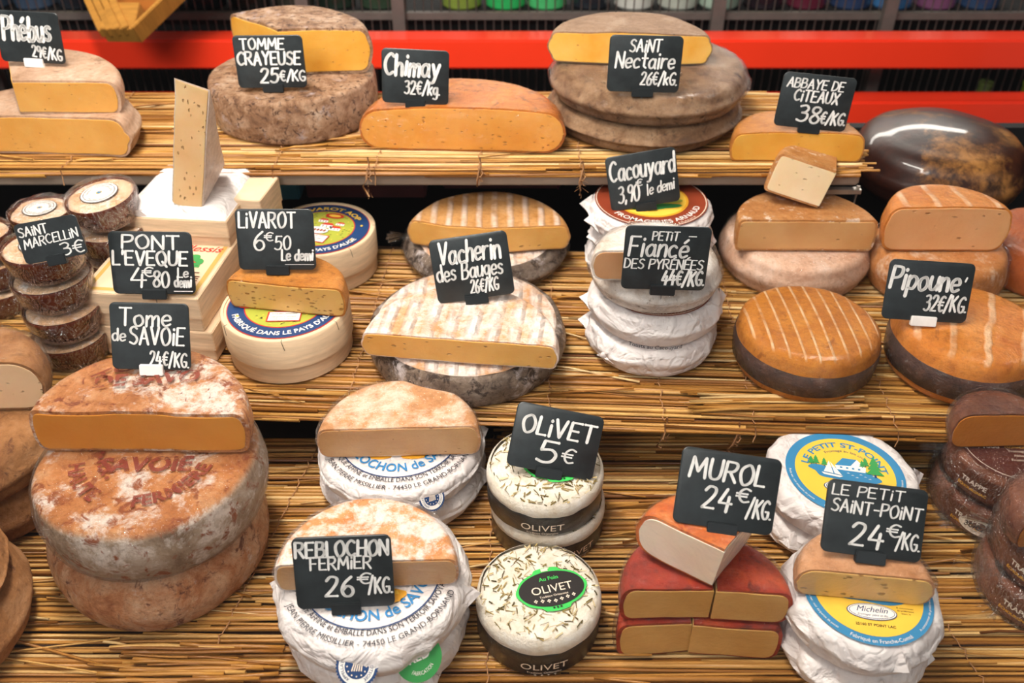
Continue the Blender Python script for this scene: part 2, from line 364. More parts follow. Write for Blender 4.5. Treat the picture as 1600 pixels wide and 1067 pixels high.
GL = {
'A':'6;l 0,0 3,10 6,0;l 1,3.5 5.2,3.5','B':'5.6;l 0,0 0,10;c 0,10 4,9.6 4.6,7.8 3.6,5.8 0,5.2;c 0,5.2 4.6,5 5.6,2.8 4,.4 0,0',
'C':'5.6;c 5.4,8.6 3.4,10 .8,8 0,5 .8,2 3,0 5.6,1.2','D':'5.8;l 0,0 0,10;c 0,10 4,9 5.8,5 4,1 0,0','E':'5;l 5,10 0,10 0,0 5,0;l 0,5.2 4,5.2',
'F':'5;l 5,10 0,10 0,0;l 0,5.2 4,5.2','G':'5.8;c 5.4,8.6 3.4,10 .8,8 0,5 .8,2 3,0 5.4,1 5.6,4;l 5.6,4 3.2,4','H':'5.5;l 0,0 0,10;l 5.5,0 5.5,10;l 0,5 5.5,5',
'K':'5.4;l 0,0 0,10;l 5,10 0,4.5;l 1.2,5.6 5.4,0','L':'4;l 0,10 0,0 4.4,0','M':'7.6;l 0,0 .8,10 3.8,3 6.8,10 7.6,0','N':'5.5;l 0,0 0,10 5.5,0 5.5,10',
'O':'6;c 3,10 .4,8 0,4.5 1.5,.6 3.4,0 5.6,2 6,6 4.6,9.2 3,10','P':'5.2;l 0,0 0,10;c 0,10 4.4,9.6 5.2,7.4 3.8,5.2 0,4.6',
'Q':'6;c 3,10 .4,8 0,4.5 1.5,.6 3.4,0 5.6,2 6,6 4.6,9.2 3,10;l 3.6,2.6 6.4,-1','R':'5.6;l 0,0 0,10;c 0,10 4.4,9.6 5.2,7.6 3.8,5.4 0,4.8;l 2.2,5 5.6,0',
'S':'5;c 5,8.8 3,10 .6,8.6 1,6.4 4,4.6 5,2.2 3,0 0,1','T':'6;l 0,10 6,10;l 3,10 3,0','U':'5.5;c 0,10 0,4 .8,.8 2.8,0 4.8,1 5.5,4 5.5,10','V':'5.6;l 0,10 2.8,0 5.6,10',
'X':'5.5;l 0,10 5.5,0;l 5.5,10 0,0','Y':'5.6;l 0,10 2.8,5 5.6,10;l 2.8,5 2.8,0',
'a':'5;c 4.4,4.8 2.6,6 .4,4.4 .2,1.8 1.8,0 3.8,1 4.4,3;l 4.5,5.8 4.6,1 5.2,0','b':'4.6;l 0,10 0,0;c 0,4 1.6,6 3.8,5.4 4.6,3 3.4,.4 1.4,0 0,1.2',
'c':'4.2;c 4,5 2.4,6 .4,4.6 0,2.4 1.4,.1 4.2,.8','d':'4.6;l 4.5,10 4.5,0;c 4.5,4.4 2.8,6 .6,5 0,2.6 1.4,0 3.2,.4 4.5,2','e':'4.4;c .3,3 4.3,3.4 3.8,5.6 2,6 .3,4.4 .2,1.8 1.8,0 4.4,1',
'g':'4.6;c 4.4,4.8 2.6,6 .4,4.6 .4,2 2,.6 4,2 4.4,4.8;c 4.5,5.8 4.5,-1 3.2,-3 .4,-2.6','h':'4.2;l 0,10 0,0;c 0,3.6 1.8,6 3.8,5.4 4.2,3 4.2,0','i':'1;l .5,6.5 .5,0;l .5,8.6 .5,9.2',
'k':'4.2;l 0,10 0,0;l 4,6 0,2.6;l 1.2,3.4 4.2,0','l':'1;l .5,10 .5,0','m':'6.4;l 0,6 0,0;c 0,3.6 1.6,6 3,5.2 3.2,0;c 3.2,3.6 4.8,6 6.2,5.2 6.4,0','n':'4.2;l 0,6 0,0;c 0,3.6 1.8,6 3.8,5.2 4.2,0',
'o':'4.5;c 2.3,6 .4,5 0,2.8 1,.3 2.6,0 4.4,1.6 4.5,4 3.4,5.8 2.3,6','p':'4.5;l 0,6 0,-3.5;c 0,4.2 1.8,6 4,5.2 4.5,3 3,.2 0,.8','r':'3.4;l 0,6 0,0;c 0,3.4 1.4,5.6 3.4,5.8',
's':'3.8;c 3.8,5.2 2.2,6 .5,5 1,3.6 3.2,2.6 3.6,1 2,0 0,.7','t':'3.6;l 1.8,9 1.8,1 3.4,0;l 0,6 4,6','u':'4.3;c 0,6 0,2 1,.1 3,.4 4.2,2.6;l 4.3,6 4.3,0','v':'4;l 0,6 2,0 4,6',
'y':'4.4;l 0,6 2.2,.6;c 4.4,6 2.6,.5 1.4,-2.6 -.6,-3',
'0':'5;c 2.5,10 .4,8 0,4.5 1,.6 2.8,0 4.6,2 5,6 4,9.2 2.5,10','2':'5;c .2,8 1.8,10 4.4,9.4 4.6,7 2.8,3.6 0,0;l 0,0 5,0','3':'4.8;c .4,9.2 3,10 4.6,8.2 3.6,6 1.8,5.4;c 1.8,5.4 4.6,4.8 4.8,1.8 2.6,0 0,.8',
'4':'5.4;l 2.6,10 0,3.4 5.4,3.4;l 4,6.5 3.8,-.6','5':'4.9;l 4.8,10 1,10 .6,5.6;c .6,5.6 3.4,6.2 4.9,4 4,.8 1.8,0 0,.8','6':'4.9;c 4.2,10 1.4,7 .2,3.4 1.2,.4 3.4,0 4.9,2 4.2,4.6 2.2,5.2 .6,3.4',
'8':'4.6;c 2.5,5.4 .6,7.2 1,9.4 2.8,10 4.4,8.8 3.8,6.8 1,4 .2,2 1.6,0 3.8,.4 4.6,2.8 2.5,5.4','9':'4.4;c 4.4,7.4 2.8,5.2 .6,6 .4,8.6 2.4,10 4.4,8.8 4.4,5 3.2,0',
'€':'5;c 5,9 3,10 1.2,8 .8,5 1.4,2 3,.2 5,1;l -.4,6.2 4,6.2;l -.4,4.2 3.8,4.2','/':'4;l 0,-1 4,11','.':'.6;l 0,.3 .5,.3',',':'.8;l .8,.8 .2,-1.6',"'":'.8;l .5,10.4 .3,7.8','-':'3.5;l 0,4.5 3.5,4.5',
'_':'8;l 0,0 8,0',' ':'2.2'}
GL['i_'] = GL['i']
def cr(pts, k=5):
    if len(pts) < 3: return pts
    q = [pts[0]]+pts+[pts[-1]]; out = []
    if pts[0] == pts[-1]: q[0] = pts[-2]; q[-1] = pts[1]
    for i in range(1, len(q)-2):
        p0, p1, p2, p3 = q[i-1:i+3]
        for j in range(k):
            t = j/k
            out.append(tuple(.5*((2*p1[a])+(-p0[a]+p2[a])*t+(2*p0[a]-5*p1[a]+4*p2[a]-p3[a])*t*t+(-p0[a]+3*p1[a]-3*p2[a]+p3[a])*t**3) for a in (0, 1)))
    return out+[pts[-1]]
rh = random.Random(3)
def hand(mb, s, x0, x1, y0, h, wt=.15, slope=0.0, slant=.08, z=.0, mi=0, W=1.0):
    """paint string s between x0..x1 (metres on the board), baseline y0, capital height h"""
    u = h/10; adv = 0; lay = []
    for ch in s:
        acc = None
        if ch == 'é': ch, acc = 'e', [(1.6, 7.6), (3.4, 9.2)]
        if ch == 'É': ch, acc = 'E', [(1.6, 11.4), (3.6, 12.6)]
        parts = GL[ch].split(';'); wd = float(parts[0]); st = []
        for p in parts[1:]:
            kind, rest = p[0], p[2:]; pts = [tuple(float(a) for a in q.split(',')) for q in rest.split()]
            st.append(cr(pts) if kind == 'c' else pts)
        if acc: st.append(acc)
        dy = rh.uniform(-.35, .35) if ch not in '_' else 0
        lay.append((adv, dy, rh.uniform(-.04, .04), st)); adv += wd + 1.9
    adv -= 1.9; kx = (x1-x0)/max(adv, .1); rad = wt*h/2*.86
    for a, dy, sl, st in lay:
        for pts in st:
            q = []
            for (x, y) in pts:
                X = x0 + (a + x)*kx + (slant+sl)*y*u; Y = y0 + (y+dy)*u + slope*(X-x0); q.append((X, Y))
            for i in range(len(q)-1):
                (ax, ay), (bx, by) = q[i], q[i+1]; dx, dy2 = bx-ax, by-ay; L = math.hypot(dx, dy2) or 1e-9
                wv = rad*(.72+.38*abs(dy2)/L); nx, ny = -dy2/L*wv, dx/L*wv
                mb.add([(ax+nx, ay+ny, z), (ax-nx, ay-ny, z), (bx-nx, by-ny, z), (bx+nx, by+ny, z)], [(0, 1, 2, 3)], mi)
            for i, (ax, ay) in enumerate(q):
                r = rad*(.86 if 0 < i < len(q)-1 else .95)
                mb.add([(ax+r*math.cos(t*PI/4), ay+r*math.sin(t*PI/4), z+.00002) for t in range(8)], [tuple(range(8))], mi)
    return mb

def price_tag(px, py, z, wpx, hpx, roll, lines, label, clip='dark', yaw=.1, lean=12, clipx=.5, lift=.0):
    base = P(px, py, z); d = dep(base); W = wpx*d/FPX; Hh = hpx*d/FPX/math.cos(math.radians(lean))
    r = ray(px, py-hpx/2); el = math.atan2(-r.z, r.y)
    tilt = max(0, el-math.radians(lean))           # how far the board leans back from upright
    bear = -math.atan2(base.x, base.y)*yaw
    t = thing('price_tag', label, 'price tag', base+Vector((0, 0, lift)), (0, 0, 0), 'slate price tags in the display')
    t.rotation_mode = 'QUATERNION'
    t.rotation_quaternion = (Matrix.Rotation(bear, 3, 'Z') @ Matrix.Rotation(PI/2-tilt, 3, 'X') @ Matrix.Rotation(-math.radians(roll), 3, 'Z')).to_quaternion()
    # board in local x (width), y (up), z (towards viewer)
    rc = .07*W; pts = []
    y0 = .004; x0 = -W*clipx
    for cx, cy, a0 in ((x0+W-rc, y0+rc, -90), (x0+W-rc, y0+Hh-rc, 0), (x0+rc, y0+Hh-rc, 90), (x0+rc, y0+rc, 180)):
        for i in range(6):
            a = math.radians(a0+90*i/5); pts.append((cx+rc*math.cos(a), cy+rc*math.sin(a)))
    n = len(pts); th = .0012; mb = MB()
    inn = [((x-(x0+W/2))*.988+(x0+W/2), (y-(y0+Hh/2))*.984+(y0+Hh/2)) for x, y in pts]
    mb.add([(x, y, -th) for x, y in pts]+[(x, y, 0) for x, y in pts]+[(x, y, .0003) for x, y in inn],
           [tuple(range(n))[::-1]]+[(i, (i+1) % n, n+(i+1) % n, n+i) for i in range(n)]+[(n+i, n+(i+1) % n, 2*n+(i+1) % n, 2*n+i) for i in range(n)]+[tuple(range(2*n, 3*n))])
    build('board', mb, M['slate'], t, ang=30)
    wb = MB()
    for ln in lines:
        s, a, b, y, h = ln[:5]; kw = ln[5] if len(ln) > 5 else {}
        hand(wb, s, x0+a*W, x0+b*W, y0+y*Hh, h*Hh, z=.00045, **kw)
    build('painted_writing', wb, M['chalk'], t, smooth=False)
    cm = M['clip_white'] if clip == 'white' else M['clip_dark']
    cw = W*.30
    bevel_box('clip', cw, .0052, .009, cm, t, (0, -.0006, .0002), (-PI/2, 0, 0), .0006)
    b = MB(); b.tube([(0, .001, -.001), (0, -.006, -.0065*math.sin(tilt)-.001)], [.0008, .0003], 6)
    build('pin', b, M['steel'], t)
    return t

# ------------------------------------------------------------------ cheese builders
def paper_mat():
    m, nt, b = base_mat('crumpled_paper', .5, .4)
    c = coords(nt); n = N(nt, 'ShaderNodeTexNoise', Scale=50.0, Detail=4.0); nt.links.new(c, n.inputs[0])
    vm = N(nt, 'ShaderNodeVectorMath', operation='MULTIPLY_ADD'); nt.links.new(n.outputs[1], vm.inputs[0]); vm.inputs[1].default_value = (.02, .02, .02); nt.links.new(c, vm.inputs[2])
    v = N(nt, 'ShaderNodeTexVoronoi', Scale=48.0, feature='DISTANCE_TO_EDGE'); nt.links.new(vm.outputs[0], v.inputs[0])
    cre = ramp(nt, v.outputs['Distance'], [(0, W0), (.12, W1)])
    geo = nt.nodes.new('ShaderNodeNewGeometry'); sz = nt.nodes.new('ShaderNodeSeparateXYZ'); nt.links.new(geo.outputs['True Normal'], sz.inputs[0])
    n2 = N(nt, 'ShaderNodeTexNoise', Scale=30.0, Detail=3.0, Distortion=1.5); nt.links.new(c, n2.inputs[0])
    nrm = bump(nt, cre, .35, .002); nrm = bump(nt, n2.outputs[0], .6, .01, nrm)
    col = ramp(nt, n2.outputs[0], [(.3, H('dcd2d0')), (.7, H('ece5e2'))])
    nt.links.new(col, b.inputs['Base Color']); nt.links.new(nrm, b.inputs['Normal']); return m
M['paper'] = paper_mat()

def fin(o, loc, rot=(0, 0, 0)):
    o.location = loc; o.rotation_euler = rot; return o
def centre(cx, yb, wpx, z, h=.04, hw=None):
    """world centre and radius of a round thing: its outline is centred on column cx and wpx wide, its foot shows at row yb"""
    c = P(cx, yb, z)+Vector((0, .06, 0)); R = .06; hw = h if hw is None else hw
    for _ in range(40):
        xs = []; ym = -1e9
        for k in range(48):
            a = 2*PI*k/48; q = (c.x+R*math.cos(a), c.y+R*math.sin(a))
            x0, y0 = proj((q[0], q[1], z)); x1, y1 = proj((q[0], q[1], z+hw)); xs += [x0, x1] if z != z+hw else [x0]; ym = max(ym, y0)
        ex = (max(xs)+min(xs))/2; ew = max(xs)-min(xs); m = dep(c)/FPX
        c.x += (cx-ex)*m*.8; R *= 1+.7*(wpx/ew-1); c.y += (ym-yb)*m*1.0
    return c, R
def fit_half(cx, ycut, wpx, z, h, a0=0, a1=180, rot=0):
    c = P(cx, ycut, z); R = .06
    for _ in range(40):
        xs = []
        for k in range(33):
            a = math.radians(a0+(a1-a0)*k/32+rot); q = (c.x+R*math.cos(a), c.y+R*math.sin(a))
            xs += [proj((q[0], q[1], z+.006))[0], proj((q[0], q[1], z+h-.006))[0]]
        xs.append(proj(c)[0]); ex = (max(xs)+min(xs))/2; ew = max(xs)-min(xs); m = dep(c)/FPX
        c.x += (cx-ex)*m*.8; R *= 1+.7*(wpx/ew-1); c.y += (proj(c)[1]-ycut)*m
    return c, R
def film_over(pf, parent, seed, a0=0, a1=2*PI, name='cling_film', grow=.0016, amp=.0016, strong=False):
    mb = revolve([(r+(grow if r > .001 else 0), z+(grow if z > .002 else 0)) for r, z in pf], a0, a1, 96)
    warp(mb, amp, 60, seed, 0, grip=False, fine=amp*.5)
    return build(name, mb, film_mat(strong), parent, ang=60)
def film_tail(parent, x, y, z, dx, dy, s=1.0):
    # gathered end of the film, a small pleated fan
    mb = MB(); n = 9; vs = []; d = Vector((dx, dy, .1)).normalized(); side = Vector((-d.y, d.x, 0))
    for i in range(n):
        t = i/(n-1)-.5; k = .0022*(1 if i % 2 else -1)*s
        a = Vector((x, y, z)) + side*t*.006*s; b_ = a + d*.018*s*(1-abs(t)*.5) + side*t*.018*s + Vector((0, 0, k-.003*s))
        vs += [tuple(a), tuple(b_)]
    mb.add(vs, [(2*i, 2*i+1, 2*i+3, 2*i+2) for i in range(n-1)])
    mb.add([(v[0], v[1], v[2]-.0006) for v in vs], [(2*i, 2*i+2, 2*i+3, 2*i+1) for i in range(n-1)])
    return build('film_tail', mb, film_mat(), parent, ang=60)
def wheel(label, c, R, h, mat_, rc=.008, bulge=.002, seed=1, amp=.0015, freq=16, rot=0, cat='cheese', group=None, name='round_cheese', film=False, dome=0, tilt=(0, 0), rb=None, na=112, fine=0):
    pf = prof(R, h, rc, bulge, dome, rb=rb); mb = warp(revolve(pf, na=na), amp, freq, seed, h, fine=fine)
    o = build(name, mb, mat_, ang=None); fin(o, c, (tilt[0], tilt[1], rot)); tag(o, label, cat, group)
    if film: film_over(pf, o, seed)
    o['pf'] = 0; del o['pf']
    return o, pf
def piece(label, c, R, h, mr, mp, a0=0, a1=180, rt=.0025, rc=.006, bulge=.001, seed=1, amp=.0012, freq=18, rot=0, cat='cheese', group=None, name='cut_cheese', film=False, dome=0, tilt=(0, 0), rb=None, fine=.0003, rbot=None, push=.0009, rside=None):
    t = thing(name, label, cat, c, (tilt[0], tilt[1], math.radians(rot)), group)
    A0, A1 = math.radians(a0), math.radians(a1); na = max(16, int((a1-a0)/180*64))
    def solid(R_, h_, rc_, z0, sh, name_, mat_):
        pf = prof(R_, h_, rc_, bulge, dome, rb=rb); n = len(pf); mb = revolve(pf, A0, A1, na)
        mb.f = mb.f[:-2]; mb.m = mb.m[:-2]
        for base, flip in ((0, 0), (na*n, 1)):
            for i in range(n//2-1):
                q = (base+i, base+i+1, base+n-2-i, base+n-1-i)
                mb.f.append(q if not flip else q[::-1]); mb.m.append(0)
            q = (base+n//2-1, base+n//2, base+n//2+1); mb.f.append(q if not flip else q[::-1]); mb.m.append(0)
        mb.v = [(x+sh[0], y+sh[1], z+z0) for x, y, z in mb.v]
        warp(mb, amp, freq, seed, h, fine=fine)
        return build(name_, mb, mat_, t, ang=38), pf
    o, pf = solid(R, h, rc, 0, (0, 0), 'rind', mr)
    bis = (A0+A1)/2; k = push/max(.25, math.sin((A1-A0)/2)); rs = rside if rside is not None else rt
    p, _ = solid(R-rs, h-2*rt, max(.001, rc-rt*.6), rt, (-math.cos(bis)*k, -math.sin(bis)*k), 'cut_face', mp)
    if film: film_over(pf, t, seed, A0-.0, A1+.0)
    return t, pf
def half(label, cx, ycut, wpx, z, h, mr, mp, rot=0, a0=0, a1=180, R=None, **k):
    if R: c = P(cx, ycut, z)
    else: c, R = fit_half(cx, ycut, wpx, z, h, a0, a1, rot)
    return piece(label, c, R, h, mr, mp, a0, a1, rot=rot, **k)

def wrapped(label, c, R, h, seed, group=None, rot=0, flaps=(200, 330), flat=.86, tilt=(0, 0), name='wrapped_cheese', puff=1.0):
    pf = prof(R*.965, h, .010, .0015, .0004, dr=9, rb=.013); mb = revolve(pf, na=144)
    r_ = random.Random(seed); ks = [(r_.uniform(0, 2*PI), r_.uniform(.10, .32), r_.uniform(.3, 1.0)) for _ in range(11)]
    for i, v in enumerate(mb.v):
        v = Vector(v); r = math.hypot(v.x, v.y); a = math.atan2(v.y, v.x)
        if r < 1e-6: continue
        edge = max(0, min(1, (r/R-flat)/(1-flat)))
        f = 0
        for (ka, kw, kh) in ks:
            d = abs((a-ka+PI) % (2*PI)-PI)/kw
            if d < 1: f += kh*(1-d)
        n1 = noise.noise(v*42+Vector((seed*5.1, 0, 0))); n2 = noise.noise(v*95+Vector((0, seed*3.3, 0)))
        k = edge*puff; zr = v.z/h
        rr = r + k*(.0022*f*(1-zr*.4) + .0024*(1-2*abs(n1)) + .0010*(.5-abs(n2)) - .0015)
        zz = v.z + (k*.0022*n1 if v.z > .3*h else 0)
        mb.v[i] = (math.cos(a)*rr, math.sin(a)*rr, max(0, zz))
    for j, fa in enumerate(flaps):
        a = math.radians(fa); L = .005+.003*((j*7+seed) % 3); ww = .014
        d = Vector((math.cos(a), math.sin(a), 0)); s = Vector((-d.y, d.x, 0)); z0 = h*(.62 if j % 2 else .42)
        p0 = d*R*.93 + s*ww + Vector((0, 0, z0-.006)); p1 = d*R*.93 - s*ww + Vector((0, 0, z0-.008)); p2 = d*R*.93 + Vector((0, 0, z0+.012)); p3 = d*(R+L*.75) + s*.003*(1 if j % 2 else -1) + Vector((0, 0, z0+.001))
        mid = (p0+p3)/2 + Vector((0, 0, .0015))
        mb.add([p0, p1, p2, p3, mid], [(0, 4, 2), (4, 3, 2), (1, 2, 3), (0, 1, 3, 4)])
    o = build(name, mb, M['paper'], ang=24); fin(o, c, (tilt[0], tilt[1], math.radians(rot))); return tag(o, label, 'cheese', group)

Z1, Z2, Z3 = .0005, .0008, .0011
def seal(parent, c_loc, nrm, r, hole='navy'):
    mb = MB(); n = 40
    for i in range(n):
        pass
    pts = []
    for i in range(n*2):
        a = PI*i/n; rr = r*(1 if i % 2 else .93); pts.append((rr*math.cos(a), rr*math.sin(a)))
    mb.poly(pts, 0, 0); mb.disc(r*.84, .0002, 1); mb.disc(r*.56, .0004, 0)
    text_arc(mb, 'APPELLATION D\'ORIGINE PROTEGEE', r*.62, r*.2, .0006, 0, mid=90, span=300, top=True)
    for i in range(12):
        a = 2*PI*i/12; mb.disc(r*.04, .0007, 2, n=6, cx=r*.44*math.cos(a), cy=r*.44*math.sin(a))
    for i in range(5):
        mb.poly([(-r*.26+i*r*.11, -r*.2), (-r*.2+i*r*.11, -r*.22), (-r*.08+i*r*.09, r*.2), (-r*.12+i*r*.09, r*.22)], .0007, 2)
    o = build('origin_seal', mb, [INK['navy'], INK['white'], INK['cream']], parent, smooth=False)
    q = Vector(nrm).normalized(); x = Vector((0, 0, 1)).cross(q).normalized(); y = q.cross(x)
    o.rotation_mode = 'QUATERNION'; o.rotation_quaternion = Matrix((x, y, q)).transposed().to_quaternion(); o.location = Vector(c_loc)
    return o
def reblochon_print(parent, R, h, rot=0):
    z = h+.0011; mb = MB(); R = R*.94
    mb.ring(R*.735, R*.75, z, 0)
    text_arc(mb, 'REBLOCHON de SAVOIE', R*.645, R*.185, z, 1, mid=-90, span=172, bold=.02)
    text_arc(mb, 'FABRIQUÉ AFFINÉ et EMBALLÉ DANS SON TERROIR SAVOYARD', R*.82, R*.098, z, 2, mid=-90, span=158)
    text_arc(mb, 'JEAN PIERRE MISSILLIER - 74450 LE GRAND-BORNAND', R*.945, R*.098, z, 2, mid=-90, span=134)
    # little drawn cheeses and a green hill inside the ring
    for (x, y, s, mi) in ((-.22, -.34, .17, 3), (.18, -.36, .19, 3), (.0, -.1, .2, 3), (-.33, -.1, .12, 4), (.42, -.16, .14, 4)):
        n = 14; pts = [(R*(x+s*(1+.12*math.sin(k*2.3))*math.cos(2*PI*k/n)), R*(y+s*.5*math.sin(2*PI*k/n))) for k in range(n)]
        mb.poly(pts, z, mi); mb.ring(0, 0, z, mi, 3) if False else None
        mb.poly([(R*(x-s*.7), R*(y+s*.1)), (R*(x+s*.6), R*(y+s*.05)), (R*(x+s*.5), R*(y+s*.3)), (R*(x-s*.5), R*(y+s*.35))], z+.0002, 5)
    build('printed_label', mb, [INK['navy'], INK['blue'], INK['dark'], INK['orange'], INK['lime'], INK['yellow']], parent, smooth=False, rot=(0, 0, math.radians(rot)))
def stpoint_print(parent, R, h, rot=0, ky=1.0):
    z = h+.0012; mb = MB(); r = R*.80
    B, Y, WH, G, NV, BK = 0, 1, 2, 3, 4, 5
    mb.disc(r, z, B, 72); mb.disc(r*.84, z+.0002, Y, 72)
    zt = z+.0004
    text_arc(mb, 'LE PETIT ST-POINT', r*.62, r*.17, zt, B, mid=90, span=165, top=True, bold=.025)
    text_arc(mb, 'Fromage au lait cru', r*.50, r*.085, zt, NV, mid=88, span=78, top=True)
    text_arc(mb, 'Fabriqué en Franche-Comté', r*.96, r*.095, zt, WH, mid=-85, span=60)
    text_arc(mb, 'Poids net : voir étiquette de pesée', r*.95, r*.055, zt, WH, mid=-150, span=48)
    text_arc(mb, 'A consommer de préférence', r*.95, r*.055, zt, WH, mid=-22, span=44)
    lake = [(-.62, .02), (-.5, .1), (-.2, .08), (.2, .12), (.45, .02), (.6, -.12), (.3, -.24), (-.1, -.2), (-.4, -.18), (-.5, -.06)]
    mb.poly([(x*r, y*r) for x, y in cr(lake+[lake[0]], 4)[:-1]], zt, B)
    zz = zt+.0002
    mb.poly([(x*r, y*r) for x, y in ((-.16, .14), (-.02, .34), (.22, .34), (.36, .16), (.34, .04), (-.14, .04))], zz, WH)
    mb.poly([(x*r, y*r) for x, y in ((-.16, .14), (-.02, .34), (.22, .34), (.10, .16))], zz+.0001, B)
    for k in range(4): mb.poly([(x*r+k*.1*r, y*r) for x, y in ((-.08, .08), (-.04, .08), (-.04, .12), (-.08, .12))], zz+.0002, B)
    mb.poly([(x*r, y*r) for x, y in ((-.26, .22), (-.36, -.06), (-.2, -.08))], zz+.0003, WH)     # sails
    mb.poly([(x*r, y*r) for x, y in ((-.24, .2), (-.18, -.08), (-.06, -.1))], zz+.0003, WH)
    mb.poly([(x*r, y*r) for x, y in ((-.4, -.08), (-.04, -.12), (-.1, -.16), (-.36, -.13))], zz+.0003, WH)
    for (x, y, s) in ((-.56, .1, .09), (-.48, .12, .1), (-.34, .1, .09), (.36, .22, .1), (.3, .18, .08), (.5, .02, .22)):
        for q in range(3):
            mb.poly([((x-s*(.7-.16*q))*r, (y+s*.55*q)*r), ((x+s*(.7-.16*q))*r, (y+s*.55*q)*r), (x*r, (y+s*(.55*q+.95))*r)], zz+.0003+q*.00005, G)
        mb.poly([((x-s*.08)*r, (y-s*.3)*r), ((x+s*.08)*r, (y-s*.3)*r), ((x+s*.08)*r, y*r), ((x-s*.08)*r, y*r)], zz+.0002, NV)
    for k in range(7): mb.poly([((.02+.07*k)*r, (-.03-.04*(k % 3))*r), ((.08+.07*k)*r, (-.03-.04*(k % 3))*r), ((.05+.07*k)*r, (-.015-.04*(k % 3))*r)], zz+.0002, WH)
    mb.disc(r*.155, zt+.0003, NV, 40, rx=r*.38, cy=-r*.40); mb.disc(r*.143, zt+.0005, WH, 40, rx=r*.365, cy=-r*.40); mb.disc(r*.130, zt+.0006, NV, 40, rx=r*.345, cy=-r*.40); mb.disc(r*.122, zt+.0007, WH, 40, rx=r*.335, cy=-r*.40)
    text_flat(mb, 'Michelin', 0, -r*.415, r*.15, zt+.0009, NV, shear=.4, wx=.95)
    text_flat(mb, 'fromager père et fils', 0, -r*.485, r*.055, zt+.0009, NV, shear=.3)
    text_flat(mb, '25160 ST POINT LAC', r*.02, -r*.66, r*.065, zt, BK, bold=.02)
    for k, s in enumerate(('A consommer', 'de préférence', 'avant le')): text_flat(mb, s, r*.52, -r*(.28+.05*k), r*.045, zt, BK)
    build('printed_label', mb, [INK['teal'], INK['yellow'], INK['white'], INK['green'], INK['navy'], INK['black']], parent, smooth=False, rot=(0, 0, math.radians(rot)), loc=(0, -R*.07, 0))

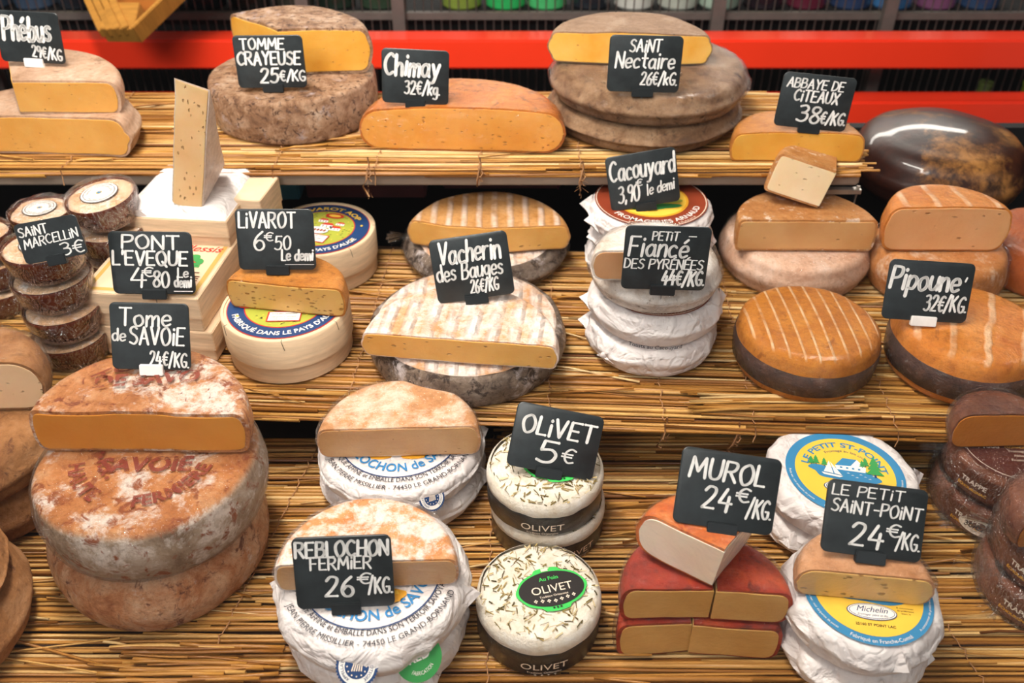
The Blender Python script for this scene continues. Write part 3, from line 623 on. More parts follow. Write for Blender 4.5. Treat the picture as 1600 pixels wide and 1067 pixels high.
def round_box(label, c, R, h, rot, top_word, group):
    t = thing('cheese_box', label, 'box', c, (0, 0, math.radians(rot)), group)
    hb = h*.36
    mb = MB(); revolve([(0, 0), (R*.965-.003, 0), (R*.965, .001), (R*.965, hb+.004), (0, hb+.004)], na=96, mb=mb)
    build('base', mb, M['wood_light'], t, ang=40)
    mb = MB(); revolve([(0, hb), (R-.001, hb), (R, hb+.0008), (R, h-.0012), (R-.001, h), (R-.0035, h), (R-.0037, h-.0012), (0, h-.0010)], na=96, mb=mb)
    build('lid', mb, M['wood_light'], t, ang=40)
    mb = MB(); r = R*.90; z = h-.0006
    NV, RD, WH, GR, YE, BK, BR = range(7)
    mb.disc(r, z, RD, 72); mb.disc(r*.985, z+.0002, NV, 72); mb.disc(r*.70, z+.0003, RD, 64); mb.disc(r*.68, z+.0004, GR, 64)
    zt = z+.0006
    text_arc(mb, "FABRIQUÉ DANS LE PAYS D'AUGE", r*.91, r*.15, zt, WH, mid=-90, span=150, bold=.02)
    text_arc(mb, top_word, r*.75, r*.17, zt, YE, mid=90, span=105, top=True, bold=.03)
    for a in (160, 200, -20, 20): mb.disc(r*.03, zt, YE, 8, cx=r*.83*math.cos(math.radians(a)), cy=r*.83*math.sin(math.radians(a)))
    # village and meadow picture
    rr_ = random.Random(5)
    for k in range(110):
        a = rr_.uniform(0, 2*PI); q = r*.64*math.sqrt(rr_.random()); x, y = q*math.cos(a), q*math.sin(a)
        mb.poly([(x, y), (x+r*.05, y+r*.01), (x+r*.04, y+r*.03)], zt+.00005*(k % 3), YE if k % 2 else BK)
    for (x, y, s) in ((.1, .1, .13), (.3, .02, .12), (-.05, .28, .1), (.34, .22, .09)):
        mb.poly([((x-s)*r, (y-s*.5)*r), ((x+s)*r, (y-s*.5)*r), ((x+s)*r, (y+s*.3)*r), ((x-s)*r, (y+s*.3)*r)], zt+.0003, WH)
        mb.poly([((x-s*1.1)*r, (y+s*.3)*r), ((x+s*1.1)*r, (y+s*.3)*r), ((x+s*.6)*r, (y+s*.95)*r), ((x-s*.6)*r, (y+s*.95)*r)], zt+.0003, RD)
        for k in range(3): mb.poly([((x-s*.7+k*s*.6)*r, (y-s*.3)*r), ((x-s*.5+k*s*.6)*r, (y-s*.3)*r), ((x-s*.5+k*s*.6)*r, (y+s*.1)*r), ((x-s*.7+k*s*.6)*r, (y+s*.1)*r)], zt+.0004, BK)
    mb.disc(r*.14, zt+.0005, BK, 32, rx=r*.24, cx=-r*.02, cy=r*-.10); mb.disc(r*.13, zt+.0006, WH, 32, rx=r*.23, cx=-r*.02, cy=r*-.10)
    for k in range(5):
        x = -.18+.07*k; mb.poly([(x*r, -.10*r), ((x+.035)*r, -.035*r), ((x+.07)*r, -.10*r), ((x+.035)*r, -.155*r)], zt+.0008, BR)
    mb.disc(r*.11, zt+.0009, RD, 32, rx=r*.22, cx=-r*.60, cy=r*.02); text_flat(mb, 'CRU', -r*.60, -r*.015, r*.12, zt+.0011, YE, bold=.03)
    mb.disc(r*.1, zt+.0005, RD, 32, rx=r*.2, cx=r*.1, cy=r*.52); mb.disc(r*.05, zt+.0006, YE, 24, rx=r*.13, cx=r*.1, cy=r*.52)
    mb.poly([(-.28*r, -.52*r), (.3*r, -.56*r), (.32*r, -.27*r), (-.26*r, -.23*r)], zt+.0006, RD)
    mb.poly([(-.25*r, -.5*r), (.28*r, -.535*r), (.3*r, -.295*r), (-.23*r, -.255*r)], zt+.0008, WH)
    text_flat(mb, 'FROMAGERIE E. GRAINDORGE', .02*r, -.34*r, .055*r, zt+.001, BK, rot=-.06, maxw=.44*r)
    text_flat(mb, 'FABRIQUANT ET AFFINEUR', .01*r, -.43*r, .05*r, zt+.001, RD, rot=-.06, maxw=.42*r)
    text_flat(mb, 'LIVAROT - CALVADOS', .0*r, -.49*r, .045*r, zt+.001, BK, rot=-.06, maxw=.38*r)
    build('printed_label', mb, [INK['navy'], INK['red'], INK['white'], INK['lime'], INK['yellow'], INK['black'], INK['brown']], t, smooth=False)
    for a in (-150, -88, -35, 20, 160):
        b = MB(); q = math.radians(a)
        b.tube([((R-.003)*math.cos(q), (R-.003)*math.sin(q), h+.0002), ((R+.0003)*math.cos(q), (R+.0003)*math.sin(q), h-.0002), ((R+.0004)*math.cos(q+.03), (R+.0004)*math.sin(q+.03), h-.010)], .00025, 4)
        build('staple', b, M['clip_dark'], t)
    return t

def square_box(label, c, s, h, rot, group, lid=True):
    t = thing('cheese_box', label, 'box', c, (0, 0, math.radians(rot)), group)
    bevel_box('base', s*.965, s*.965, h*.5, M['wood_box'], t, bev=.0007)
    bevel_box('lid', s, s, h*.62, M['wood_box'], t, (0, 0, h*.38), bev=.0007)
    return t

def cup(label, c, R, h, seed, group, lab=True, film=True, tilt=(0, 0), rot=0):
    t = thing('potted_cheese', label, 'cheese', c, (tilt[0], tilt[1], math.radians(rot)), group)
    pf = [(0, 0), (R*.78, 0), (R*.83, .0015), (R*.93, h*.45), (R*.985, h*.80), (R*1.0, h*.86), (R*1.0, h-.001), (R*.985, h), (R*.955, h), (R*.945, h-.0015), (R*.93, h*.74), (0, h*.70)]
    mb = revolve(pf, na=72); build('dish', mb, M['dish'], t, ang=40)
    pr = prof(R*.92, h*.30-.0005, .004, .0, .0012, dr=5); mb = revolve(pr, na=72); mb.v = [(x, y, z+h*.72) for x, y, z in mb.v]; warp(mb, .0012, 60, seed, 0, grip=False, fine=.0006)
    build('cheese', mb, M['marc'], t, ang=None)
    if lab:
        z = h*1.02+.0016; b = MB(); r = R*.54
        b.disc(r, z, 1, 40); b.disc(r*.95, z+.0002, 0, 40); b.ring(r*.80, r*.84, z+.0004, 1, 40)
        text_arc(b, 'SAINT MARCELLIN', r*.56, r*.2, z+.0004, 1, mid=90, span=190, top=True)
        text_arc(b, 'FROMAGE - 80 g', r*.72, r*.14, z+.0004, 1, mid=-90, span=110)
        b.disc(r*.16, z+.0004, 2, 16); b.disc(r*.10, z+.0005, 3, 16)
        build('paper_label', b, [INK['white'], INK['black'], INK['gold'], INK['teal']], t, smooth=False)
    if film:
        pf2 = [(R*.86, .001), (R*.96, h*.45), (R*1.015, h*.86), (R*1.02, h), (R*.97, h+.0036), (R*.5, h+.0045), (0, h+.0050)]
        mb = revolve(pf2, na=72); warp(mb, .0012, 90, seed+9, 0, grip=False, fine=.0006); build('cling_film', mb, film_mat(True), t, ang=60)
    return t

# ------------------------------------------------------------------ reeds
def reed_mat():
    m, nt, b = base_mat('dry_reed', .42, .45)
    at = nt.nodes.new('ShaderNodeAttribute'); at.attribute_name = 'shade'
    c = coords(nt, (4, 60, 60), rnd=False); n = N(nt, 'ShaderNodeTexNoise', Scale=6.0, Detail=5.0, Roughness=.7); nt.links.new(c, n.inputs[0])
    col = ramp(nt, at.outputs['Fac'], [(0, H('6b3d13')), (.28, H('a26a2a')), (.55, H('c58c40')), (.82, H('dfae64')), (1, H('f0cf96'))])
    col = mixc(nt, ramp(nt, n.outputs[0], [(.35, (.5,)*3), (.65, W0)]), col, H('5c3210'))
    nt.links.new(col, b.inputs['Base Color']); nt.links.new(bump(nt, n.outputs[0], .4, .0008), b.inputs['Normal']); return m
REED = reed_mat()
STRAWS = []
def reed(mb, x0, x1, y0, y1, z0, z1, r, rr, sag=.0006, n=5, k=6):
    pts = []
    ph = rr.uniform(0, 6.28); am = rr.uniform(0, .0012)
    for i in range(k):
        t = i/(k-1); pts.append(Vector((x0+(x1-x0)*t, y0+(y1-y0)*t+am*math.sin(ph+t*5), z0+(z1-z0)*t + sag*math.sin(t*9+ph))))
    s = min(1, max(0, rr.gauss(.55, .24))); a = len(mb.v); mb.tube(pts, [r*rr.uniform(.9, 1.05) for _ in pts], n); mb.c += [s]*(len(mb.v)-a)
def reed_mat_thing(label, x0, x1, yf, yb, z, seed, rot=0.0, lip=5, pitch=.0040, ends=(0, 0), loose=40, dz=0.0, twines=()):
    """mat of dry reeds lying on a shelf; its top is at height z; lip = rows rolling over the front edge"""
    rr = random.Random(seed); t = thing('reed_mat', label, 'mat', ((x0+x1)/2, yf, z), (0, 0, math.radians(rot)))
    cx = (x0+x1)/2; L = x1-x0; mb = MB(); D = yb-yf
    front = []
    rows = int(D/pitch)
    for layer in (1, 0):
        for i in range(-lip, rows):
            y = i*pitch + rr.uniform(-.0012, .0012)
            if i >= 0: yy, zz = y, -.0022-layer*.0030
            else:
                a = min(1.0, (-i)/max(1, lip)); yy, zz = -.004*math.sin(a*PI*.5)*1.6 - .001*layer*0, -.002 - layer*.003*(1-a) - (-i)*.0029
            r = rr.choice((.0012, .0015, .0019, .0023))
            x = -L/2 - rr.uniform(0, .2)
            while x < L/2:
                ln = rr.uniform(.22, .55); xa = max(x, -L/2+rr.uniform(-ends[0], .012)); xb = min(x+ln, L/2+rr.uniform(-.012, ends[1]))
                if xb-xa > .02:
                    dy = rr.gauss(0, .0022)
                    a_, b_ = yy+rr.uniform(-.001, .001), yy+dy
                    z_ = zz+rr.uniform(-.0014, .0007)
                    if i < 1 and layer == 0: front.append((xa, xb, a_, b_, z_, r))
                    else: reed(mb, xa, xb, a_, b_, z_, z_+rr.uniform(-.0006, .0006), r, rr)
                x += ln*rr.uniform(.8, 1.0)
    o = build('reed_layer', mb, REED, t, ang=None); o['kind'] = 'stuff'
    for (xa, xb, a_, b_, z_, r) in front:
        m1 = MB(); reed(m1, xa, xb, a_, b_, z_, z_, r, rr); build('reed', m1, REED, t, ang=None)
    for k in range(loose):   # stray straws lying across the weave
        m1 = MB(); ln = rr.uniform(.03, .14); x = rr.uniform(-L/2, L/2-ln); y = rr.uniform(.0, D*.9); an = rr.gauss(0, .16)
        zz = rr.uniform(.0, .0015)
        reed(m1, x, x+ln, y, max(-.004, y+ln*math.sin(an)), zz, zz+.001, rr.choice((.0006, .0009, .0013)), rr, n=4, k=4)
        build('stray_straw', m1, REED, t, ang=None)
    for (tx, skew) in twines:
        m2 = MB(); pts = []; nst = int(D/.012)
        for i in range(nst+1):
            for q, (dx, dz_) in enumerate(((0, .0008), (.0016, .0012), (.0004, -.002))):
                pts.append((tx-cx+skew*i*.012+dx*(1 if i % 2 else -1), i*.012+q*.004-.004, dz_))
        m2.tube(pts, .00055, 5)
        m2.tube([(tx-cx, -.008, .0), (tx-cx+.001, -.0105, -.008), (tx-cx, -.0105, -.016)], .0006, 5)
        build('twine', m2, M['twine'], t, ang=None)
    return t
def twine_knot(px, py, y, ln, parent_label, seed):
    rr = random.Random(seed); p = PY(px, py, y); mb = MB()
    mb.tube([(0, 0, .012), (.001, -.002, .004), (-.001, -.0035, 0), (.002, -.003, -.002), (.0015, -.001, .001), (-.002, -.003, .002), (-.001, -.004, -.001), (-.003, -.003, -.012), (-.0045+rr.uniform(-.004, .004), -.003, -.02), (-.002, -.003, -.02-ln)], .0009, 6)
    mb.tube([(0, -.003, 0), (.003, -.004, -.004), (.001, -.005, -.008), (-.002, -.003, -.009), (.002, -.002, -.015)], .0007, 6)
    for k in range(12):
        a = rr.uniform(-.004, .004); z = rr.uniform(-.02-ln, .0); mb.tube([(a*.3-.001, -.003, z), (a+rr.uniform(-.005, .005), -.003, z-rr.uniform(.002, .006))], .0002, 3)
    o = build('twine_knot', mb, M['twine'], ang=None); o.location = p; tag(o, parent_label, 'twine'); return o

# ------------------------------------------------------------------ cheese materials
M['twine'] = plain('jute_twine', H('a67a55'), .8, .2, var=.25, vs=400)
M['dish'] = plain('brown_glass_dish', H('5a2518'), .12, .6, coat=.6, var=.25, vs=60)
R_ = lambda *a, **k: rind(*a, **k)
h = H
M['savoie'] = rind('speckled_tan_rind', [h('9a5a38'), h('c98d64'), h('dfb595'), h('e9cdb8')], 34, dark=h('7a4a38'), dk=(.55, .64), sc2=70, white=h('ead8ca'), wt=(.56, .68), scw=26, coat=.55, bmp=.7)
M['savoie_orange'] = rind('orange_speckled_rind', [h('a86230'), h('d08f58'), h('e0b48c')], 34, dark=h('9a5028'), dk=(.54, .62), sc2=70, white=h('ecdccf'), wt=(.52, .62), scw=26, coat=.6, bmp=.6, side=(h('8a6e56'), h('b59a80'), h('d4c0ae')))
M['grey_rind'] = rind('brown_grey_rind', [h('5c4030'), h('8a6a50'), h('a5866a'), h('b89c82')], 30, dark=h('4a3528'), dk=(.56, .68), sc2=70, coat=.55, bmp=.7)
M['nectaire_top'] = rind('grey_velvet_rind', [h('7d604a'), h('9c7e66'), h('b39a84')], 30, dark=h('5a4232'), dk=(.62, .68), sc2=120, coat=.2, bmp=.6)
M['crayeuse'] = rind('chalky_brown_rind', [h('6b4a36'), h('a27c60'), h('c9a78c'), h('d9c2ae')], 50, dark=h('5a3a2a'), dk=(.54, .62), sc2=140, white=h('cbbfc4'), wt=(.58, .7), scw=30, coat=.5, bmp=.9)
M['tan_rind'] = rind('tan_wrinkled_rind', [h('8a5c38'), h('b88658'), h('cfa27a')], 26, dark=h('6b4128'), dk=(.58, .7), sc2=70, coat=.25, bmp=.8)
M['reblo'] = rind('orange_white_bloom_rind', [h('cf8038'), h('dfa068'), h('e4b284')], 26, white=h('f3e3d9'), wt=(.45, .55), scw=30, coat=.7, bmp=.4)
M['reblo2'] = rind('pale_tan_bloom_rind', [h('b27b4a'), h('cf9f74'), h('dcb594')], 22, white=h('e9cfbb'), wt=(.46, .6), scw=22, coat=.6, bmp=.3)
RV = [(.45, W0), (.85, W1)]
M['vach'] = rind('ridged_peach_rind', [h('cf9460'), h('dfae84'), h('e6c1a2')], 30, white=h('f0ded3'), wt=(.42, .56), scw=26, coat=.35, bmp=.4, ridge=(16.5, (1, .10, 0), h('f8efe9'), 1.0, .007, [(.2, W0), (.85, (.62,)*3)]))
M['vach_side'] = rind('grey_bark_rind', [h('4e4038'), h('86766a'), h('b6a79c')], 40, dark=h('3b2c24'), dk=(.5, .6), sc2=90, white=h('d9cfd0'), wt=(.55, .65), scw=34, coat=.7, bmp=.9)
M['vach2'] = rind('ridged_tan_rind', [h('b9823f'), h('d0a067'), h('dab184')], 30, coat=.6, bmp=.3, ridge=(19, (1, -.5, 0), h('ecd3c2'), .7, .004, [(.5, W0), (.95, (.8,)*3)]))
M['pip'] = rind('amber_rind', [h('b06a14'), h('c98328'), h('d8983f')], 24, dark=h('9a5712'), dk=(.56, .66), sc2=70, coat=.75, bmp=.5, ridge=(25, (1, .06, 0), h('eecba0'), .5, .003, [(.88, W0), (.97, (.8,)*3)]))
M['pip2'] = rind('orange_rind', [h('c06f1c'), h('d98c36'), h('e3a050')], 24, dark=h('a85f1c'), dk=(.58, .68), sc2=60, coat=.85, bmp=.45, ridge=(30, (.35, 1, 0), h('efc79d'), .4, .003, [(.86, W0), (.97, (.8,)*3)]))
M['bark'] = rind('dark_bark_band', [h('2b1f1c'), h('4e3530'), h('6d4c40')], 50, white=h('94908e'), wt=(.60, .68), scw=50, coat=.9, bmp=.6)
M['pinkrind'] = rind('pink_white_rind', [h('c79a80'), h('e0bda8'), h('ecd6ca')], 30, dark=h('9a6a54'), dk=(.6, .68), sc2=120, coat=.45, bmp=.35)
M['tanorange'] = rind('netted_tan_rind', [h('b5743a'), h('cf965c'), h('dcae80')], 34, white=h('ecd2bb'), wt=(.56, .62), scw=60, coat=.5, bmp=.5)
M['amberwheel'] = rind('pale_orange_rind', [h('bf7a3c'), h('d4955a'), h('e0ae7e')], 26, white=h('ecd0b6'), wt=(.52, .64), scw=20, coat=.4, bmp=.4)
M['chimay'] = rind('glossy_caramel_rind', [h('a3591c'), h('bd7226'), h('cd8838')], 16, dark=h('8a4a1a'), dk=(.55, .7), sc2=50, coat=1.0, bmp=.15)
M['citeaux'] = rind('smooth_tan_rind', [h('a86c2a'), h('c08238'), h('cb9250')], 16, coat=.8, bmp=.15)
M['murol'] = rind('red_wax_rind', [h('74190a'), h('a02e10'), h('c4541e')], 20, dark=h('56140a'), dk=(.54, .68), sc2=60, coat=.6, bmp=.3)
M['murol_top'] = rind('orange_wax_rind', [h('c25a1c'), h('d87a34'), h('dc9a5c')], 24, dark=h('a83c12'), dk=(.55, .66), sc2=50, coat=.9, bmp=.3)
M['stp'] = rind('rosy_tan_rind', [h('b07a50'), h('cf9d76'), h('dcb294')], 24, coat=.9, bmp=.3)
M['phebus'] = rind('mauve_tan_rind', [h('a98468'), h('c5a48c'), h('d3bba8')], 24, dark=h('8a6850'), dk=(.58, .68), sc2=60, coat=.6, bmp=.4)
M['brie_rind'] = rind('pale_mauve_rind', [h('c9b4a6'), h('d8c8be'), h('e4d8d0')], 24, coat=.5, bmp=.3)
M['darkwax'] = rind('dark_brown_wax', [h('1e0f0d'), h('361a13'), h('55301e')], 9, dark=h('1c0d0c'), dk=(.5, .7), sc2=60, coat=.35, rough=.4, bmp=.15, white=h('a8743c'), wt=(.50, .62), scw=6, filmn=False)  # tan patches paint the golden gloss highlight into the wax colour
M['fiance'] = rind('mottled_white_rind', [h('b09a86'), h('d9ccc0'), h('f0e9e4'), h('f6f2ee')], 30, dark=h('8a725c'), dk=(.58, .68), sc2=70, coat=.6, bmp=.5, grain=.2)
M['trappe'] = rind('purple_brown_rind', [h('4e281c'), h('74452f'), h('8f5e46')], 20, coat=1.0, bmp=.3)
M['marc'] = rind('creamy_bloomy_skin', [h('d6a67c'), h('ecc9a6'), h('f6e4d0')], 40, white=h('faf2ea'), wt=(.52, .66), scw=70, coat=.2, bmp=.5, bd=.003)
M['olivet'] = rind('white_bloomy_rind', [h('e0d3bd'), h('f3ecdf'), h('fbf8f2')], 50, coat=.15, bmp=.4, grain=.15)
M['livarot'] = rind('amber_washed_rind', [h('b06c1c'), h('cd8a34'), h('d89c50')], 30, dark=h('9a5a18'), dk=(.56, .66), sc2=120, coat=.6, bmp=.6)
P_ = paste
M['savoie_half'] = rind('orange_speckled_half', [h('9a5a2c'), h('c98a58'), h('dcb08a')], 34, dark=h('8a4424'), dk=(.54, .62), sc2=70, white=h('ecdccf'), wt=(.50, .60), scw=26, coat=.7, bmp=.6)
M['p_savoie'] = P_('golden_paste', h('c98a36'), h('d59a45'), 0)
M['p_yellow'] = P_('yellow_paste', h('e0a838'), h('eabf5c'), .35, 120)
M['p_nect'] = P_('buttery_paste', h('e8b040'), h('f0cd78'), .4, 110)
M['p_pheb'] = P_('honey_paste', h('dba64e'), h('e6b867'), .35, 130)
M['p_chim'] = P_('warm_yellow_paste', h('dc9c40'), h('e8b05a'), .55, 150, coat=1.0)
M['p_vach'] = P_('pale_gold_paste', h('d9a850'), h('e6bd70'), .5, 100, coat=.6)
M['p_reb'] = P_('ivory_brown_paste', h('b98d58'), h('ceaa78'), .3, 90, coat=.7)
M['p_liv'] = P_('pitted_yellow_paste', h('cba04e'), h('dcbc72'), .95, 190)
M['p_pip'] = P_('peach_paste', h('e3b078'), h('ecbf8c'), .4, 70, coat=.5)
M['p_tan'] = P_('beige_paste', h('d2a468'), h('dfb880'), .35, 80)
M['p_mur'] = P_('straw_paste', h('c9a058'), h('d9b470'), .2, 80, coat=.6)
M['p_murw'] = P_('cream_paste_light', h('efdcc0'), h('f5e8d2'), 0, coat=.6)
M['p_stp'] = P_('eyed_yellow_paste', h('dcb468'), h('e8c680'), .75, 110, coat=.6)
M['p_brie'] = P_('pitted_cream_paste', h('ecc488'), h('f4d8a6'), .7, 140, coat=.1)
M['p_white'] = P_('whitish_paste', h('efdcae'), h('f5e8c6'), .4, 90)
M['p_left'] = P_('bone_paste', h('dfc094'), h('e6cca6'), .5, 120)
M['p_fia'] = P_('fudge_paste', h('bd8f62'), h('cca57c'), .3, 80)
M['p_tra'] = P_('amber_paste', h('b4701c'), h('c98634'), 0, coat=1.0)
M['darkwall'] = plain('dark_shop_paint', H('141314'), .7, .2, var=.3, vs=6)
M['maroon'] = plain('maroon_carton', H('7a4646'), .6, .3, var=.2, vs=10)
M['red'] = plain('red_enamel', H('f23a1e'), .28, .5, coat=.3, var=.04, vs=6)
M['wire'] = plain('grey_wire', H('6a635e'), .4, .5, metal=.4)
M['board'] = plain('grey_shelf_board', H('8a7a6c'), .5, .4, var=.15, vs=14)
M['darkboard'] = plain('dark_plank', H('3a2617'), .7, .3, var=.3, vs=14)
M['gold_wood'] = plain('golden_wood', H('b07a34'), .45, .4, var=.2, vs=20, stretch=(1, 8, 1))
M['black_band'] = plain('black_label_band', H('201e1c'), .35, .4, coat=.5, film=True)

# ------------------------------------------------------------------ the setting
def struct(name, mb, m, **k):
    o = build(name, mb, m, smooth=False, **k); o['kind'] = 'structure'; return o
b = MB(); b.box(-2.2, 2.2, -.2, 2.6, -.05, 0); struct('floor', b, plain('dark_floor', H('2c2622'), .6, .3))
b = MB(); b.box(-2.2, 2.2, 2.5, 2.6, 0, CZ+.9); struct('wall_back', b, M['darkwall'])
b = MB(); b.box(-2.25, -2.2, .3, 2.6, 0, CZ+.9); struct('wall_left', b, M['darkwall'])
b = MB(); b.box(2.2, 2.25, .3, 2.6, 0, CZ+.9); struct('wall_right', b, M['darkwall'])
b = MB(); b.box(-2.25, 2.25, .3, 2.6, CZ+.85, CZ+.9); struct('ceiling', b, plain('pale_ceiling', H('b9b0a6'), .7, .2))
def glass():
    m = bpy.data.materials.new('window_glass'); m.use_nodes = True; nt = m.node_tree; nt.nodes.remove(nt.nodes['Principled BSDF'])
    tr = nt.nodes.new('ShaderNodeBsdfTransparent'); tr.inputs[0].default_value = (.975, .985, .98, 1); gl = nt.nodes.new('ShaderNodeBsdfGlossy'); gl.inputs['Roughness'].default_value = .0
    fr = N(nt, 'ShaderNodeFresnel', IOR=1.3); mx = nt.nodes.new('ShaderNodeMixShader')
    nt.links.new(fr.outputs[0], mx.inputs[0]); nt.links.new(tr.outputs[0], mx.inputs[1]); nt.links.new(gl.outputs[0], mx.inputs[2]); nt.links.new(mx.outputs[0], nt.nodes['Material Output'].inputs[0]); return m
b = MB(); b.add([(-1.1, .30, CZ-.95), (1.1, .30, CZ-.95), (1.1, .30, CZ+.80), (-1.1, .30, CZ+.80)], [(0, 1, 2, 3)]); struct('window_1', b, glass())

# back rack: red rails, wires, posts, bottles
def bar(name, x0, x1, y0, y1, z0, z1, m, label, cat, bev=.003):
    o = bevel_box(name, x1-x0, y1-y0, z1-z0, m, None, ((x0+x1)/2, (y0+y1)/2, z0), bev=bev); return tag(o, label, cat)
yr = 1.50
zA, zB_ = PY(800, 59, yr).z, PY(800, 108, yr+.0).z
bar('red_rail', -1.3, 1.3, yr, yr+.05, zB_, zA-.004, M['red'], 'long glossy red rail running across the top behind the cheeses', 'rail')
zC, zD = PY(800, 156, yr).z, PY(800, 206, yr).z
bar('red_rail', -1.3, 1.3, yr, yr+.05, zD, zC-.004, M['red'], 'lower glossy red rail behind the dark brown wax wheel', 'rail')
rack = thing('wire_rack', 'dark grey wire rack with upright wires behind the red rails', 'rack', (0, 1.62, 0))
b = MB(); x = -1.35
while x < 1.35:
    b.tube([(x, 0, zD-.25), (x, 0, CZ-.30)], .0012, 4); x += .0155
o = build('upright_wires', b, M['wire'], rack, ang=None); o['kind'] = 'stuff'
for zz in (PY(800, 24, 1.62).z, PY(800, 140, 1.62).z-.12):
    b = MB(); b.box(-1.35, 1.35, -.006, .006, zz-.006, zz+.006); build('cross_bar', b, M['wire'], rack, smooth=False)
for px in (-30, 478, 625, 1118, 1382, 1700):
    p = PY(px, 60, 1.6); b = MB(); b.box(p.x-.011, p.x+.011, -.02, -.002, zD-.25, CZ-.25); build('post', b, M['wire'], rack, smooth=False)
zs = PY(800, 13, 1.70).z
b = MB(); b.box(-1.4, 1.4, 1.64, 1.95, zs-.012, zs); struct('trim_1', b, M['darkwall'])
bc = ['2f3b4a', '3c4a5e', '23262c', '2b2b2b', '5a5f66', '20242a', '26221f', '3d3a33', '1f2b22', '304030', '7a8a3a', '2fa85a', '49b06a', '20242a', 'c9c6be', 'a9aba0', '9fb0a0', '241a20', '5a2030', '2a3a5a', '3a6a9a', '7a4a6a', '2b4060']
nm = {'2f3b4a': 'slate blue', '3c4a5e': 'blue grey', '23262c': 'blackish', '2b2b2b': 'black', '5a5f66': 'mid grey', '20242a': 'inky', '26221f': 'brown black', '3d3a33': 'olive grey', '1f2b22': 'dark green', '304030': 'moss green', '7a8a3a': 'yellow green', '2fa85a': 'bright green', '49b06a': 'light green', 'c9c6be': 'white', 'a9aba0': 'pale grey', '9fb0a0': 'pale sage', '241a20': 'dark plum', '5a2030': 'wine red', '2a3a5a': 'navy blue', '3a6a9a': 'sky blue', '7a4a6a': 'mauve', '2b4060': 'steel blue'}
b0 = [(0, 0), (.034, 0), (.037, .004), (.037, .19), (.033, .215), (.016, .245), (.0135, .255), (.0135, .30), (.015, .302), (.015, .312), (0, .312)]
for i, hx in enumerate(bc):
    px = -10+i*67+ (i*37 % 4) + (60 if i > 9 else 0)
    if px > 1640: break
    p = PY(px, 9, 1.72); t = thing('bottle', '%s bottle whose foot shows at the top edge, %s' % (nm[hx], 'left of the first rack post' if px < 478 else 'between the left and middle posts' if px < 1118 else 'just right of the middle post' if px < 1382 else 'near the top right corner'), 'bottle', (p.x, 1.72, zs), group='bottles on the back rack')
    mb = MB(); revolve(b0, na=28, mb=mb); build('glass_body', mb, plain('bottle_glass_%s' % hx, H(hx), .15, .6, coat=.5), t)
    mb = MB(); revolve([(.0372, .03), (.0376, .03), (.0376, .13), (.0372, .13)], na=28, mb=mb); build('paper_label', mb, plain('bottle_label_%d' % (i % 3), H(('b8b2a4', '8a7f78', 'a89a7a')[i % 3]), .6, .3), t)
# bottles on the lower level glimpsed between the two rails, right side
for px, hx, d in ((1255, '4a4436', 'brown'), (1540, '6a7a40', 'olive green'), (1610, '8a9a30', 'yellow green')):
    p = PY(px, 132, 1.75); t = thing('bottle', '%s bottle top glimpsed between the two red rails' % d, 'bottle', (p.x, 1.75, p.z-.20), group='bottles glimpsed between the rails')
    mb = MB(); revolve(b0, na=28, mb=mb); mb.v = [(x, y, z*.66) for x, y, z in mb.v]; build('glass_body', mb, plain('bottle_glass_%s' % hx, H(hx), .15, .6, coat=.5), t)
    mb = MB(); revolve([(.0372, .03), (.0376, .03), (.0376, .10), (.0372, .10)], na=28, mb=mb); build('paper_label', mb, plain('bottle_label_%d' % 1, H('8a7f78'), .6, .3), t)
zl = min(PY(1540, 132, 1.75).z, PY(1255, 132, 1.75).z)-.20
b = MB(); b.box(-1.4, 1.4, 1.66, 1.95, zl-.012, zl); struct('trim_2', b, M['darkwall'])

# shelves
def shelf(name, x0, x1, y0, y1, z0, z1, m, rot=0):
    o = bevel_box(name, x1-x0, y1-y0, z1-z0, m, None, ((x0+x1)/2, (y0+y1)/2, z0), (0, 0, math.radians(rot)), bev=.002); return o
xr = P(1345, 268, CZ-.427).x
o = shelf('display_shelf', -.95, xr, .862, 1.06, ZT-.022, ZT-.0075, M['board']); tag(o, 'grey beige board carrying the uppermost row of cheeses', 'shelf')
o = shelf('display_shelf', -.95, .95, .608, .90, ZM-.0125, ZM-.0075, M['darkboard'], -2.7); tag(o, 'dark plank under the reed mat of the middle row', 'shelf')
o = shelf('display_shelf', -.80, .80, .26, .76, ZB-.022, ZB-.0075, M['darkboard']); tag(o, 'dark plank under the lowest reed mat', 'shelf')
# metal bracket at the right end of the top shelf
b = MB(); b.tube([(0, 0, .004), (0, .0, -.035), (-.010, .01, -.10)], .0022, 6); b.box(-.05, .003, -.004, .004, -.004, .001)
o = build('shelf_bracket', b, plain('bracket_steel', H('8f8880'), .3, .5, metal=.6), ang=40); o.location = (xr, .862, ZT-.026); tag(o, 'slim metal bracket under the right end of the top shelf', 'bracket')
